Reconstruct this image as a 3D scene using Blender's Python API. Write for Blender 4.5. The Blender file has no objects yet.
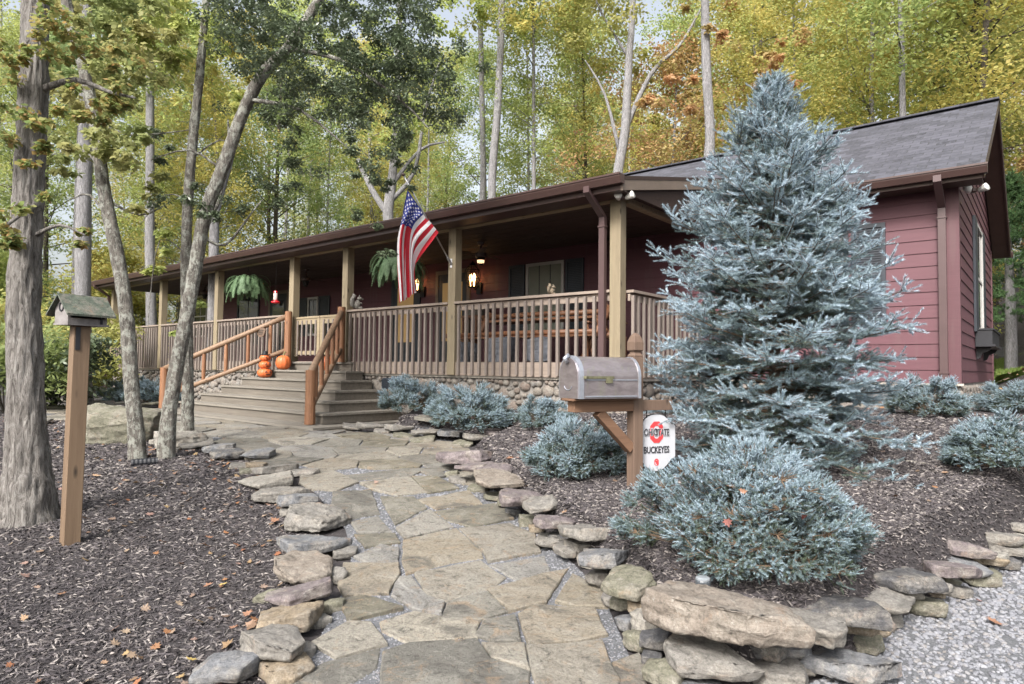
import bpy, bmesh, math, random
import numpy as np
from math import sin, cos, pi, radians, sqrt, atan2, tan, exp
from mathutils import Vector, Matrix, noise
random.seed(7); RNG = np.random.default_rng(11)
SC = bpy.context.scene; COL = SC.collection
# ------------------------------------------------------------------ camera
F = 652.0; EYE = 1.5
PITCH = radians(2.33); ROLL = radians(0.69); TH = radians(50.55)
fw = Vector((0, cos(PITCH), sin(PITCH))); up0 = Vector((0, -sin(PITCH), cos(PITCH))); r0 = Vector((1, 0, 0))
RV = cos(ROLL)*r0 + sin(ROLL)*up0; UV_ = -sin(ROLL)*r0 + cos(ROLL)*up0
cd = bpy.data.cameras.new('camera'); cam = bpy.data.objects.new('camera', cd); COL.objects.link(cam)
cd.sensor_width = 36; cd.lens = 36*F/1024; cd.clip_start = 0.05; cd.clip_end = 2000
m = Matrix((RV, UV_, -fw)).transposed().to_4x4(); m.translation = Vector((0, 0, EYE)); cam.matrix_world = m
SC.camera = cam
def ray(px, py): return fw + (px-512)/F*RV - (py-342)/F*UV_
def PD(px, py, D):                       # photo pixel at distance D in front of the camera
    r = ray(px, py); t = D/r.y; return Vector((r.x*t, D, EYE + r.z*t))
def PZ(px, py, z):                       # photo pixel on height z
    r = ray(px, py); t = (z-EYE)/r.z; return Vector((r.x*t, r.y*t, z))
U = Vector((sin(TH), -cos(TH), 0)); V = Vector((cos(TH), sin(TH), 0))
_r = ray(617, 379.4); O = Vector((_r.x*9.0/_r.y, 9.0, 0)); HROT = atan2(U.y, U.x)
def HW(X, Y, z=0): return O + U*X + V*Y + Vector((0, 0, z))
def WH(x, y): d = Vector((x-O.x, y-O.y, 0)); return d.dot(U), d.dot(V)
# ------------------------------------------------------------------ terrain height
def sstep(a, b, x): t = np.clip((x-a)/(b-a), 0, 1); return t*t*(3-2*t)
def inpoly(x, y, poly):
    x = np.asarray(x, float); y = np.asarray(y, float); r = np.zeros(x.shape, bool); n = len(poly)
    for i in range(n):
        x1, y1 = poly[i][:2]; x2, y2 = poly[(i+1) % n][:2]
        if y1 == y2: continue
        c = ((y1 > y) != (y2 > y)) & (x < (x2-x1)*(y-y1)/(y2-y1)+x1); r ^= c
    return r
def pdist(x, y, poly, closed=True):
    x = np.asarray(x, float); y = np.asarray(y, float); d = np.full(x.shape, 1e9); n = len(poly)
    for i in range(n if closed else n-1):
        x1, y1 = poly[i][:2]; x2, y2 = poly[(i+1) % n][:2]
        L = max((x2-x1)**2+(y2-y1)**2, 1e-9); t = np.clip(((x-x1)*(x2-x1)+(y-y1)*(y2-y1))/L, 0, 1)
        d = np.minimum(d, np.hypot(x-x1-t*(x2-x1), y-y1-t*(y2-y1)))
    return d
def zb(y): return .052*min(y, 9.5)
def PG(px, py):                          # photo pixel on the sloping yard
    z = .2
    for k in range(12):
        p = PZ(px, py, z); z = zb(p.y)
    return Vector((p.x, p.y, z))
# right planting bed outline (world xy), traced along the dry stone edging
_bedpx = [(392, 433), (425, 437), (455, 441), (505, 440), (517, 445), (470, 462), (487, 480), (520, 508), (545, 533), (575, 562), (604, 590), (640, 625), (672, 668), (745, 690), (840, 672), (900, 622), (962, 585), (1010, 560), (1050, 536)]
BED = [tuple(PG(a, b)[:2]) for a, b in _bedpx]
_f = [HW(12, -4.5), HW(16, 0), HW(13, 14), HW(3.4, 14), HW(3.4, 3.0), HW(.4, 3.0), HW(0, .3), HW(-4.4, .3)]
BED = BED + [(v.x, v.y) for v in _f]
def hgt(x, y):
    x = np.asarray(x, float); y = np.asarray(y, float)
    base = .052*np.clip(y, -6, 9.5)
    dx, dy = x-O.x, y-O.y; X = dx*U.x+dy*U.y; Y = dx*V.x+dy*V.y
    bed = np.minimum(.15+.07*x+.07*y, 1.0)
    s = np.where(inpoly(x, y, BED), 1, -1)*pdist(x, y, BED)
    w = sstep(-.02, .16, s)
    h = base*(1-w) + np.maximum(bed, base)*w
    h = h + .20*np.clip(Y-11, 0, 60)*sstep(-24, -8, X)                 # hill behind the house
    h = h + .13*np.clip(y-8.5, 0, 80)*sstep(4.2, 9, x)*sstep(3.6, 7, X)
    h = h + .10*np.clip(y-24, 0, 80)*(1-sstep(-24, -8, X))
    h = h + .03*np.sin(x*1.3+.7)*np.sin(y*1.1)*sstep(10, 16, y)
    return h
def HZ(x, y): return float(hgt(np.array([x]), np.array([y]))[0])
# ------------------------------------------------------------------ object helpers
def tag(o, label=None, cat=None, group=None, kind=None):
    if label: o['label'] = label
    if cat: o['category'] = cat
    if group: o['group'] = group
    if kind: o['kind'] = kind
    return o
def link(name, me, mats, parent=None):
    o = bpy.data.objects.new(name, me); COL.objects.link(o)
    for mm in (mats if isinstance(mats, (list, tuple)) else [mats]): me.materials.append(mm)
    if parent is not None: o.parent = parent
    return o
def empty(name, loc, rz=0):
    o = bpy.data.objects.new(name, None); COL.objects.link(o); o.location = loc; o.rotation_euler = (0, 0, rz); o.empty_display_size = .2
    return o
class MB:
    def __init__(s): s.v = []; s.f = []; s.m = []
    def add(s, vs, fs, mi=0):
        k = len(s.v); s.v += [tuple(p) for p in vs]; s.f += [tuple(k+i for i in f) for f in fs]; s.m += [mi]*len(fs)
    def box(s, x0, x1, y0, y1, z0, z1, mi=0, M=None):
        vs = [Vector(p) for p in ((x0,y0,z0),(x1,y0,z0),(x1,y1,z0),(x0,y1,z0),(x0,y0,z1),(x1,y0,z1),(x1,y1,z1),(x0,y1,z1))]
        if M is not None: vs = [M @ p for p in vs]
        s.add(vs, [(0,3,2,1),(4,5,6,7),(0,1,5,4),(1,2,6,5),(2,3,7,6),(3,0,4,7)], mi); return s
    def tube(s, pts, rad, n=8, mi=0, cap=True, jit=0, flat=None):
        pts = [Vector(p) for p in pts]; rs = rad if isinstance(rad, (list, tuple)) else [rad]*len(pts)
        ref = None; rings = []; vs = []
        for i, p in enumerate(pts):
            d = (pts[min(i+1, len(pts)-1)]-pts[max(i-1, 0)])
            if d.length < 1e-9: d = Vector((0, 0, 1))
            d.normalize()
            if ref is None: ref = Vector((1, 0, 0)) if abs(d.x) < .8 else Vector((0, 1, 0))
            a = (ref-d*ref.dot(d)).normalized(); b = d.cross(a); ref = a
            for k in range(n):
                t = 2*pi*k/n; r = rs[i]*(1+(random.uniform(-jit, jit) if jit else 0)); vs.append(p+a*cos(t)*r+b*sin(t)*r)
        fs = [(i*n+k, i*n+(k+1) % n, (i+1)*n+(k+1) % n, (i+1)*n+k) for i in range(len(pts)-1) for k in range(n)]
        if cap: fs.append(tuple(range(n-1, -1, -1))); fs.append(tuple((len(pts)-1)*n+k for k in range(n)))
        s.add(vs, fs, mi); return s
    def beam(s, a, b, w, h, mi=0):           # rectangular bar from a to b, width w (horizontal), height h
        a = Vector(a); b = Vector(b); d = (b-a); L = d.length; d.normalize()
        side = d.cross(Vector((0, 0, 1)))
        if side.length < 1e-4: side = Vector((1, 0, 0))
        side.normalize(); upv = side.cross(d)
        M = Matrix((d, side, upv)).transposed().to_4x4(); M.translation = a
        s.box(0, L, -w/2, w/2, -h/2, h/2, mi, M); return s
    def lathe(s, prof, n=16, c=(0, 0, 0), mi=0, sx=1, sy=1):
        vs = [(c[0]+r*cos(2*pi*k/n)*sx, c[1]+r*sin(2*pi*k/n)*sy, c[2]+z) for r, z in prof for k in range(n)]
        fs = [(i*n+k, i*n+(k+1) % n, (i+1)*n+(k+1) % n, (i+1)*n+k) for i in range(len(prof)-1) for k in range(n)]
        fs.append(tuple(range(n-1, -1, -1))); fs.append(tuple((len(prof)-1)*n+k for k in range(n)))
        s.add(vs, fs, mi); return s
    def build(s, name, mats, parent=None, smooth=False, bevel=0, auto=False):
        me = bpy.data.meshes.new(name); me.from_pydata(s.v, [], s.f)
        me.polygons.foreach_set('material_index', s.m)
        if smooth: me.polygons.foreach_set('use_smooth', [True]*len(s.f))
        if bevel:
            bm = bmesh.new(); bm.from_mesh(me)
            bmesh.ops.bevel(bm, geom=[e for e in bm.edges], offset=bevel, segments=1, affect='EDGES', clamp_overlap=True)
            bm.to_mesh(me); bm.free()
        me.update(); o = link(name, me, mats, parent); return o
def npmesh(name, Vt, Fc, mats, parent=None, tint=None, smooth=False, mi=None):
    """Vt (n,3) float, Fc (m,k) int"""
    me = bpy.data.meshes.new(name); n, (mf, k) = len(Vt), Fc.shape
    me.vertices.add(n); me.vertices.foreach_set('co', np.ascontiguousarray(Vt, np.float32).ravel())
    me.loops.add(mf*k); me.loops.foreach_set('vertex_index', np.ascontiguousarray(Fc, np.int32).ravel())
    me.polygons.add(mf); me.polygons.foreach_set('loop_start', np.arange(0, mf*k, k, dtype=np.int32))
    if mi is not None: me.polygons.foreach_set('material_index', np.asarray(mi, np.int32))
    me.update(calc_edges=True)
    me.polygons.foreach_set('use_smooth', np.full(mf, bool(smooth)))
    if tint is not None:
        a = me.attributes.new('tint', 'FLOAT', 'POINT'); a.data.foreach_set('value', np.asarray(tint, np.float32))
    return link(name, me, mats, parent)
def instance_shapes(tv, tf, P, R, S, ):
    """repeat template verts (a,3) faces (b,k) at P (n,3), rotation R (n,3,3), scale S (n,3)"""
    n = len(P); a = len(tv)
    vv = tv[None]*S[:, None, :]; vv = np.einsum('nij,naj->nai', R, vv)+P[:, None, :]
    ff = tf[None]+(np.arange(n)*a)[:, None, None]
    return vv.reshape(-1, 3), ff.reshape(-1, tf.shape[1])
def randrot(n, tilt=pi):
    az = RNG.uniform(0, 2*pi, n); el = RNG.uniform(-tilt, tilt, n); ro = RNG.uniform(-tilt, tilt, n)
    cz, sz = np.cos(az), np.sin(az); cx, sx = np.cos(el), np.sin(el); cy, sy = np.cos(ro), np.sin(ro); z = np.zeros(n); o = np.ones(n)
    Rz = np.stack([cz,-sz,z, sz,cz,z, z,z,o], 1).reshape(n,3,3); Rx = np.stack([o,z,z, z,cx,-sx, z,sx,cx], 1).reshape(n,3,3)
    Ry = np.stack([cy,z,sy, z,o,z, -sy,z,cy], 1).reshape(n,3,3)
    return Rz @ Rx @ Ry
# ------------------------------------------------------------------ materials
def newmat(name):
    mt = bpy.data.materials.new(name); mt.use_nodes = True; nt = mt.node_tree; nt.nodes.clear()
    out = nt.nodes.new('ShaderNodeOutputMaterial'); b = nt.nodes.new('ShaderNodeBsdfPrincipled'); nt.links.new(b.outputs[0], out.inputs[0])
    return mt, nt, b
def rgb(c): return (c[0], c[1], c[2], 1)
def ramp(nt, fac, stops):
    r = nt.nodes.new('ShaderNodeValToRGB'); e = r.color_ramp.elements
    while len(e) < len(stops): e.new(.5)
    for i, (p, c) in enumerate(stops): e[i].position = p; e[i].color = rgb(c)
    nt.links.new(fac, r.inputs[0]); return r.outputs[0]
def coords(nt, scale=(1, 1, 1), kind='Object'):
    t = nt.nodes.new('ShaderNodeTexCoord'); mp = nt.nodes.new('ShaderNodeMapping'); mp.inputs['Scale'].default_value = scale
    nt.links.new(t.outputs[kind], mp.inputs[0]); return mp.outputs[0]
def noi(nt, vec, sc, det=4, rough=.6, dist=0):
    n = nt.nodes.new('ShaderNodeTexNoise'); n.inputs['Scale'].default_value = sc; n.inputs['Detail'].default_value = det
    n.inputs['Roughness'].default_value = rough; n.inputs['Distortion'].default_value = dist; nt.links.new(vec, n.inputs['Vector']); return n.outputs[0]
def mixc(nt, fac, a, b, mode='MIX'):
    mx = nt.nodes.new('ShaderNodeMix'); mx.data_type = 'RGBA'; mx.blend_type = mode
    for s, vv in ((0, fac), (6, a), (7, b)):
        if isinstance(vv, (int, float)): mx.inputs[s].default_value = vv
        elif isinstance(vv, tuple): mx.inputs[s].default_value = rgb(vv)
        else: nt.links.new(vv, mx.inputs[s])
    return mx.outputs[2]
def bump(nt, b, h, strength=.5, dist=.02):
    bp = nt.nodes.new('ShaderNodeBump'); bp.inputs['Strength'].default_value = strength; bp.inputs['Distance'].default_value = dist
    nt.links.new(h, bp.inputs['Height']); nt.links.new(bp.outputs[0], b.inputs['Normal'])
def rnd_island(nt):
    g = nt.nodes.new('ShaderNodeNewGeometry'); return g.outputs['Random Per Island']
def rnd_obj(nt):
    g = nt.nodes.new('ShaderNodeObjectInfo'); return g.outputs['Random']
def mathn(nt, op, a, b=None, clamp=False):
    n = nt.nodes.new('ShaderNodeMath'); n.operation = op; n.use_clamp = clamp
    for i, vv in enumerate((a, b)):
        if vv is None: continue
        if isinstance(vv, (int, float)): n.inputs[i].default_value = vv
        else: nt.links.new(vv, n.inputs[i])
    return n.outputs[0]
def simple(name, c, rough=.7, var=.25, sc=6, metal=0, bs=.15, bsc=40, stretch=(1, 1, 1)):
    mt, nt, b = newmat(name); v = coords(nt, stretch)
    n1 = noi(nt, v, sc, 5, .65)
    lo = tuple(x*(1-var) for x in c); hi = tuple(min(1, x*(1+var)) for x in c)
    nt.links.new(ramp(nt, n1, [(.3, lo), (.7, hi)]), b.inputs['Base Color'])
    b.inputs['Roughness'].default_value = rough; b.inputs['Metallic'].default_value = metal
    if bs: bump(nt, b, noi(nt, v, bsc, 3, .6), bs, .01)
    return mt
def wood(name, c1, c2, c3, scale=1, axis='z', rough=.75, knots=True, island=True):
    mt, nt, b = newmat(name)
    st = {'z': (22, 22, 1.2), 'x': (1.2, 22, 22), 'y': (22, 1.2, 22)}[axis]
    v = coords(nt, tuple(s*scale for s in st)); g = noi(nt, v, 1.0, 6, .7, .6)
    col = ramp(nt, g, [(.25, c1), (.5, c2), (.75, c3)])
    big = noi(nt, coords(nt), 1.7, 3, .6); col = mixc(nt, mathn(nt, 'MULTIPLY', big, .55), col, c1)
    if island:
        r = rnd_island(nt); col = mixc(nt, mathn(nt, 'MULTIPLY', r, .45), col, tuple(x*.62 for x in c2))
    if knots:
        vo = nt.nodes.new('ShaderNodeTexVoronoi'); vo.inputs['Scale'].default_value = 1
        kv = {'z': (7, 7, 2.2), 'x': (2.2, 7, 7), 'y': (7, 2.2, 7)}[axis]; nt.links.new(coords(nt, kv), vo.inputs['Vector'])
        k = ramp(nt, vo.outputs['Distance'], [(.05, (1, 1, 1)), (.13, (0, 0, 0))]); col = mixc(nt, k, col, tuple(x*.35 for x in c1))
    nt.links.new(col, b.inputs['Base Color']); b.inputs['Roughness'].default_value = rough
    bump(nt, b, g, .5, .006); return mt
M = {}
M['tread'] = wood('pale weathered treads', (.12,.11,.095), (.225,.205,.175), (.31,.29,.25), axis='x', knots=False)
M['deckwood'] = wood('weathered grey boards', (.085,.075,.062), (.165,.145,.12), (.24,.215,.18), axis='x', knots=False)
M['baluster'] = wood('weathered mauve brown balusters', (.13,.105,.092), (.215,.18,.158), (.30,.26,.23), axis='z', knots=False)
M['railboard'] = wood('weathered rail boards', (.19,.15,.125), (.29,.235,.195), (.38,.32,.27), axis='x', knots=False)
M['post'] = wood('pressure treated post', (.14,.11,.07), (.28,.23,.15), (.37,.32,.22), axis='z')
M['beam'] = wood('pressure treated beam', (.18,.14,.09), (.31,.25,.16), (.42,.35,.24), axis='x')
M['log'] = wood('stained cedar log', (.13,.055,.028), (.26,.125,.062), (.36,.19,.10), axis='z', rough=.55, scale=.8)
M['railtop'] = wood('worn round log rail', (.13,.075,.045), (.25,.16,.10), (.34,.24,.155), axis='x', rough=.6)
M['cedar'] = wood('orange cedar furniture', (.12,.05,.025), (.22,.10,.05), (.30,.145,.075), axis='x', rough=.5)
M['mailwood'] = wood('brown cedar mailbox post', (.085,.055,.04), (.16,.105,.075), (.22,.155,.11), axis='z')
M['mailarm'] = wood('brown cedar mailbox arm', (.09,.05,.03), (.20,.11,.065), (.28,.165,.10), axis='x')
M['feedpost'] = wood('tan birdhouse post', (.10,.065,.04), (.195,.13,.08), (.27,.19,.12), axis='z')
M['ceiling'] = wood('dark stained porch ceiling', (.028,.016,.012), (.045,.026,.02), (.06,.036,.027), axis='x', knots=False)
M['brown'] = simple('dark brown metal trim', (.062,.036,.032), .42, .12, 3, bs=.05)
M['fascia'] = simple('brown painted fascia', (.085,.055,.045), .6, .15, 4)
M['downspout'] = simple('brown mauve downspout', (.075,.046,.046), .4, .1, 3, bs=.03)
M['taupe'] = simple('taupe painted rake board', (.16,.125,.10), .6, .12, 3)
M['black'] = simple('black painted wood', (.012,.013,.017), .5, .2, 4, bs=.05)
M['shutter'] = simple('black slate shutters', (.022,.028,.038), .5, .15, 4, bs=.05)
M['white'] = simple('white window trim', (.42,.41,.39), .5, .08, 4, bs=.03)
M['whitep'] = simple('white plastic', (.75,.74,.70), .35, .05, 4, bs=0)
M['iron'] = simple('black iron', (.015,.014,.014), .4, .1, 4, .6, bs=.05)
M['steel'] = simple('brushed steel', (.45,.45,.46), .35, .08, 6, .9, bs=.02)
M['dark'] = simple('dark void', (.01,.01,.012), .8, .1, 4, bs=0)
def siding_mat(name, base):
    mt, nt, b = newmat(name); v = coords(nt, (1.2, 1.2, 26)); g = noi(nt, v, 2.0, 6, .7, .4)
    col = ramp(nt, g, [(.3, tuple(x*.86 for x in base)), (.7, tuple(x*1.14 for x in base))])
    r = rnd_island(nt); col = mixc(nt, mathn(nt, 'MULTIPLY', r, .35), col, tuple(x*.8 for x in base))
    st = noi(nt, coords(nt, (6, 6, .6)), 1, 3, .6); col = mixc(nt, ramp(nt, st, [(.55, (0,0,0)), (.8, (.35,.35,.35))]), col, (.13, .10, .09))
    nt.links.new(col, b.inputs['Base Color']); b.inputs['Roughness'].default_value = .62; bump(nt, b, g, .35, .003); return mt
M['siding'] = siding_mat('barn red lap siding', (.100, .036, .047))
M['trimred'] = siding_mat('barn red corner trim', (.088, .034, .042))
def roof_mat():
    mt, nt, b = newmat('charcoal asphalt shingles'); t = nt.nodes.new('ShaderNodeTexCoord')
    br = nt.nodes.new('ShaderNodeTexBrick'); br.offset = .5; br.inputs['Scale'].default_value = 1; br.inputs['Brick Width'].default_value = .24; br.inputs['Row Height'].default_value = .14
    br.inputs['Mortar Size'].default_value = .008; br.inputs['Mortar Smooth'].default_value = .2; br.inputs['Color1'].default_value = rgb((.020,.021,.028)); br.inputs['Color2'].default_value = rgb((.068,.069,.088)); br.inputs['Mortar'].default_value = rgb((.02,.02,.022))
    nt.links.new(t.outputs['Object'], br.inputs['Vector'])
    col = mixc(nt, ramp(nt, noi(nt, t.outputs['Object'], 14, 4, .8), [(.45,(0,0,0)),(.65,(.6,.6,.6))]), br.outputs['Color'], (.090,.092,.112)); col = mixc(nt, mathn(nt, 'MULTIPLY', noi(nt, t.outputs['Object'], .8, 4), .25), col, (.06,.06,.07))
    nt.links.new(col, b.inputs['Base Color']); b.inputs['Roughness'].default_value = .85; bump(nt, b, br.outputs['Fac'], -.6, .01); return mt
M['roof'] = roof_mat()
def stone_mat(name, cols, sc=3, streak=True, island=False, lichen=.5, bs=.6):
    mt, nt, b = newmat(name); v = coords(nt, (1, 1, 3.2) if streak else (1, 1, 1)); o = coords(nt)
    n1 = noi(nt, v, sc, 7, .7, .7); n2 = noi(nt, o, sc*9, 6, .78); n3 = noi(nt, o, sc*1.6, 4, .6, .5); n4 = noi(nt, o, sc*30, 3, .7)
    k = len(cols); col = ramp(nt, n1, [(.30+.40*i/(k-1), c) for i, c in enumerate(cols)])
    if island:
        r = rnd_island(nt); col = mixc(nt, .55, col, ramp(nt, r, [(i/(k-1), c) for i, c in enumerate(cols)]))
    col = mixc(nt, ramp(nt, n3, [(.46, (0,0,0)), (.60, (.6,.6,.6))]), col, (.235, .215, .185))          # neutral weathering
    col = mixc(nt, ramp(nt, noi(nt, o, sc*2.1, 5, .65, 1.2), [(.58, (0,0,0)), (.70, (.5,.5,.5))]), col, (.26, .165, .105))   # iron staining
    dk = tuple(x*.28 for x in cols[0]); col = mixc(nt, ramp(nt, n2, [(.30, (.85,.85,.85)), (.50, (0,0,0))]), col, dk)
    col = mixc(nt, ramp(nt, n2, [(.58, (0,0,0)), (.68, (.8*lichen,)*3)]), col, (.44,.44,.41))
    col = mixc(nt, ramp(nt, n4, [(.40, (.5,.5,.5)), (.55, (0,0,0))]), col, tuple(x*.5 for x in cols[1]))
    nt.links.new(col, b.inputs['Base Color']); b.inputs['Roughness'].default_value = .9; b.inputs['Specular IOR Level'].default_value = .3
    hh = mathn(nt, 'ADD', mathn(nt, 'MULTIPLY', n2, .55), n1); hh = mathn(nt, 'ADD', hh, mathn(nt, 'MULTIPLY', n4, .12)); bump(nt, b, hh, bs, .03); return mt
SG = {
 'grey': ((.11,.105,.095), (.195,.185,.17), (.29,.275,.25)),
 'slate': ((.085,.09,.10), (.165,.17,.18), (.25,.255,.26)),
 'tan': ((.13,.105,.075), (.235,.19,.135), (.31,.265,.20)),
 'pink': ((.13,.11,.092), (.215,.185,.155), (.30,.27,.235)),
 'mauve': ((.085,.072,.075), (.16,.135,.138), (.25,.22,.22)),
 'olive': ((.09,.088,.065), (.165,.16,.12), (.25,.24,.19)),
 'dark': ((.04,.04,.043), (.085,.085,.09), (.15,.15,.15)),
 'pale': ((.17,.16,.14), (.28,.265,.235), (.36,.35,.315)),
}
for k_, c_ in SG.items(): M['st_'+k_] = stone_mat(k_+' field stone', c_)
def flag_mat():
    mt, nt, b = newmat('sandstone flagging'); o = coords(nt); r = rnd_island(nt)
    base = ramp(nt, r, [(0, (.195,.185,.16)), (.17, (.13,.125,.112)), (.34, (.235,.205,.16)), (.5, (.125,.115,.085)), (.66, (.205,.20,.19)), (.82, (.255,.235,.195)), (1, (.16,.145,.125))])
    n1 = noi(nt, o, 2.6, 7, .72, .8); n2 = noi(nt, o, 14, 7, .8, .4); n3 = noi(nt, o, 6, 5, .7, 1.5); n4 = noi(nt, o, 70, 3, .7)
    col = mixc(nt, ramp(nt, n1, [(.50, (0,0,0)), (.60, (.5,.5,.5))]), base, (.25, .24, .21))
    col = mixc(nt, ramp(nt, n1, [(.36, (.8,.8,.8)), (.47, (0,0,0))]), col, (.085, .08, .072))
    col = mixc(nt, ramp(nt, n3, [(.56, (0,0,0)), (.66, (.55,.55,.55))]), col, (.24, .17, .11))
    col = mixc(nt, ramp(nt, n2, [(.34, (.9,.9,.9)), (.46, (0,0,0))]), col, (.05, .048, .043))
    col = mixc(nt, ramp(nt, n2, [(.57, (0,0,0)), (.67, (.5,.5,.5))]), col, (.34, .33, .295))
    col = mixc(nt, ramp(nt, n4, [(.38, (.45,.45,.45)), (.52, (0,0,0))]), col, (.08, .075, .065))
    nt.links.new(col, b.inputs['Base Color']); b.inputs['Roughness'].default_value = .92; b.inputs['Specular IOR Level'].default_value = .25
    h = mathn(nt, 'ADD', mathn(nt, 'MULTIPLY', n2, .5), mathn(nt, 'MULTIPLY', n1, .8)); h = mathn(nt, 'ADD', h, mathn(nt, 'MULTIPLY', n4, .10)); bump(nt, b, h, .9, .035); return mt
M['flag'] = flag_mat()
M['river'] = stone_mat('river rock foundation', ((.10,.09,.082), (.22,.20,.175), (.16,.115,.095), (.29,.27,.24), (.14,.142,.145), (.20,.19,.18)), 5, False, True, .3, .3)
M['mortar'] = simple('grey mortar', (.20,.185,.17), .9, .25, 12, bs=.4)
M['concrete'] = simple('pale ledge mortar cap', (.36,.33,.29), .9, .2, 8, bs=.3)
def leafmat(name, cols, trans=.45, rough=.55, spec=.3, objvar=.0):
    mt, nt, b = newmat(name); r = rnd_island(nt)
    k = len(cols); col = ramp(nt, r, [(i/(k-1), c) for i, c in enumerate(cols)])
    if objvar:
        o = rnd_obj(nt); k2 = k   # each tree of a kind has turned to its own degree
        tint_ = ramp(nt, o, [(0, (.22,.33,.12)), (.22, (.38,.46,.16)), (.42, (.56,.52,.18)), (.6, (.28,.38,.15)), (.78, (.60,.42,.17)), (.9, (.36,.44,.18)), (1, (.24,.34,.16))]); col = mixc(nt, objvar, col, tint_)
        # lets whole clumps drift in hue as real crowns do
        cn = noi(nt, coords(nt), .9, 2, .5); col = mixc(nt, ramp(nt, cn, [(.42, (0,0,0)), (.62, (.75,.75,.75))]), col, cols[0])
    nt.links.new(col, b.inputs['Base Color']); b.inputs['Roughness'].default_value = rough; b.inputs['Specular IOR Level'].default_value = spec
    if trans:
        t = nt.nodes.new('ShaderNodeBsdfTranslucent'); nt.links.new(col, t.inputs[0]); mx = nt.nodes.new('ShaderNodeMixShader'); mx.inputs[0].default_value = trans
        nt.links.new(b.outputs[0], mx.inputs[1]); nt.links.new(t.outputs[0], mx.inputs[2])
        nt.links.new(mx.outputs[0], nt.nodes['Material Output'].inputs[0])
    return mt
def bark_mat(name, c1, c2, c3, lichen=None, sc=1.0):
    mt, nt, b = newmat(name); v = coords(nt, (24*sc, 24*sc, 4.2*sc)); g = noi(nt, v, 1.4, 8, .8, 1.4)
    col = ramp(nt, g, [(.38, c1), (.5, c2), (.62, c3)])
    if lichen:
        l = noi(nt, coords(nt, (1, 1, .7)), 13*sc, 7, .8); col = mixc(nt, ramp(nt, l, [(.49, (0,0,0)), (.56, (.85,.85,.85))]), col, lichen)
    nt.links.new(col, b.inputs['Base Color']); b.inputs['Roughness'].default_value = .92; bump(nt, b, g, 1.0, .06); return mt
M['bark_oak'] = bark_mat('furrowed grey oak bark', (.07,.06,.052), (.27,.25,.23), (.43,.41,.385))
M['bark_lichen'] = bark_mat('lichen spotted bark', (.04,.035,.03), (.165,.15,.13), (.28,.26,.23), (.42,.43,.38))
M['bark_pale'] = bark_mat('smooth pale grey bark', (.12,.115,.115), (.25,.245,.25), (.38,.375,.385))
M['bark_dark'] = bark_mat('dark brown bark', (.04,.033,.026), (.09,.076,.062), (.15,.13,.11))
M['bark_spruce'] = bark_mat('spruce bark', (.05,.035,.025), (.10,.07,.05), (.15,.11,.08))
M['lf_yellow'] = leafmat('yellow autumn leaves', ((.58,.47,.15), (.64,.56,.20), (.48,.50,.17), (.34,.42,.15)), .6, objvar=.5)
M['lf_lime'] = leafmat('yellow green leaves', ((.45,.48,.16), (.32,.41,.15), (.22,.32,.13), (.40,.44,.16)), .6, objvar=.5)
M['lf_green'] = leafmat('green leaves', ((.27,.34,.14), (.18,.26,.11), (.14,.21,.10), (.24,.31,.15)), .55, objvar=.5)
M['lf_orange'] = leafmat('orange autumn leaves', ((.56,.30,.17), (.60,.44,.18), (.48,.27,.18), (.56,.48,.18)), .55, objvar=.35)
M['lf_holly'] = leafmat('glossy dark leaves', ((.07,.095,.05), (.10,.135,.07), (.15,.185,.12), (.085,.115,.065)), .25, .33, .6)
M['lf_maple'] = leafmat('turning maple leaves', ((.18,.25,.09), (.26,.32,.11), (.40,.25,.10), (.20,.28,.10), (.42,.36,.13), (.16,.23,.09)), .5, .5)
M['lf_pine'] = leafmat('green pine needles', ((.06,.12,.045), (.09,.16,.06), (.045,.09,.04)), .2)
M['fern'] = leafmat('fern fronds', ((.12,.20,.10), (.18,.27,.15), (.09,.16,.08)), .3, .45)
M['grass'] = leafmat('lawn blades', ((.16,.22,.05), (.11,.18,.04), (.22,.25,.08)), .3)
M['litter'] = leafmat('fallen leaves', ((.22,.09,.05), (.30,.155,.075), (.15,.09,.06), (.30,.235,.17), (.24,.15,.13), (.34,.24,.12), (.13,.08,.06), (.26,.20,.16)), .15, .7)
M['leaf_orange'] = simple('dry orange leaf', (.22,.115,.07), .7, .3, 30)
M['leaf_yellow'] = simple('dry yellow leaf', (.40,.29,.09), .7, .3, 30)
M['leaf_red'] = simple('dry red leaf', (.15,.05,.04), .7, .3, 30)
M['leaf_tan'] = simple('dry tan leaf', (.40,.26,.16), .7, .3, 30)
def needle_mat(name, cols):
    mt, nt, b = newmat(name); a = nt.nodes.new('ShaderNodeAttribute'); a.attribute_name = 'tint'
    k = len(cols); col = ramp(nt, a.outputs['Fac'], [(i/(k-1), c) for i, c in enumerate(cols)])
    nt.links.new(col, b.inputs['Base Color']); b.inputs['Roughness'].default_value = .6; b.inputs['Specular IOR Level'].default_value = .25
    t = nt.nodes.new('ShaderNodeBsdfTranslucent'); nt.links.new(col, t.inputs[0]); mx = nt.nodes.new('ShaderNodeMixShader'); mx.inputs[0].default_value = .2
    nt.links.new(b.outputs[0], mx.inputs[1]); nt.links.new(t.outputs[0], mx.inputs[2]); nt.links.new(mx.outputs[0], nt.nodes['Material Output'].inputs[0]); return mt
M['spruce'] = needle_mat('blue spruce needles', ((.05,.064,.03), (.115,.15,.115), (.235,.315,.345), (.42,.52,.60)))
M['twig'] = simple('spruce twig bark', (.12,.08,.05), .8, .3, 20)
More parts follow.
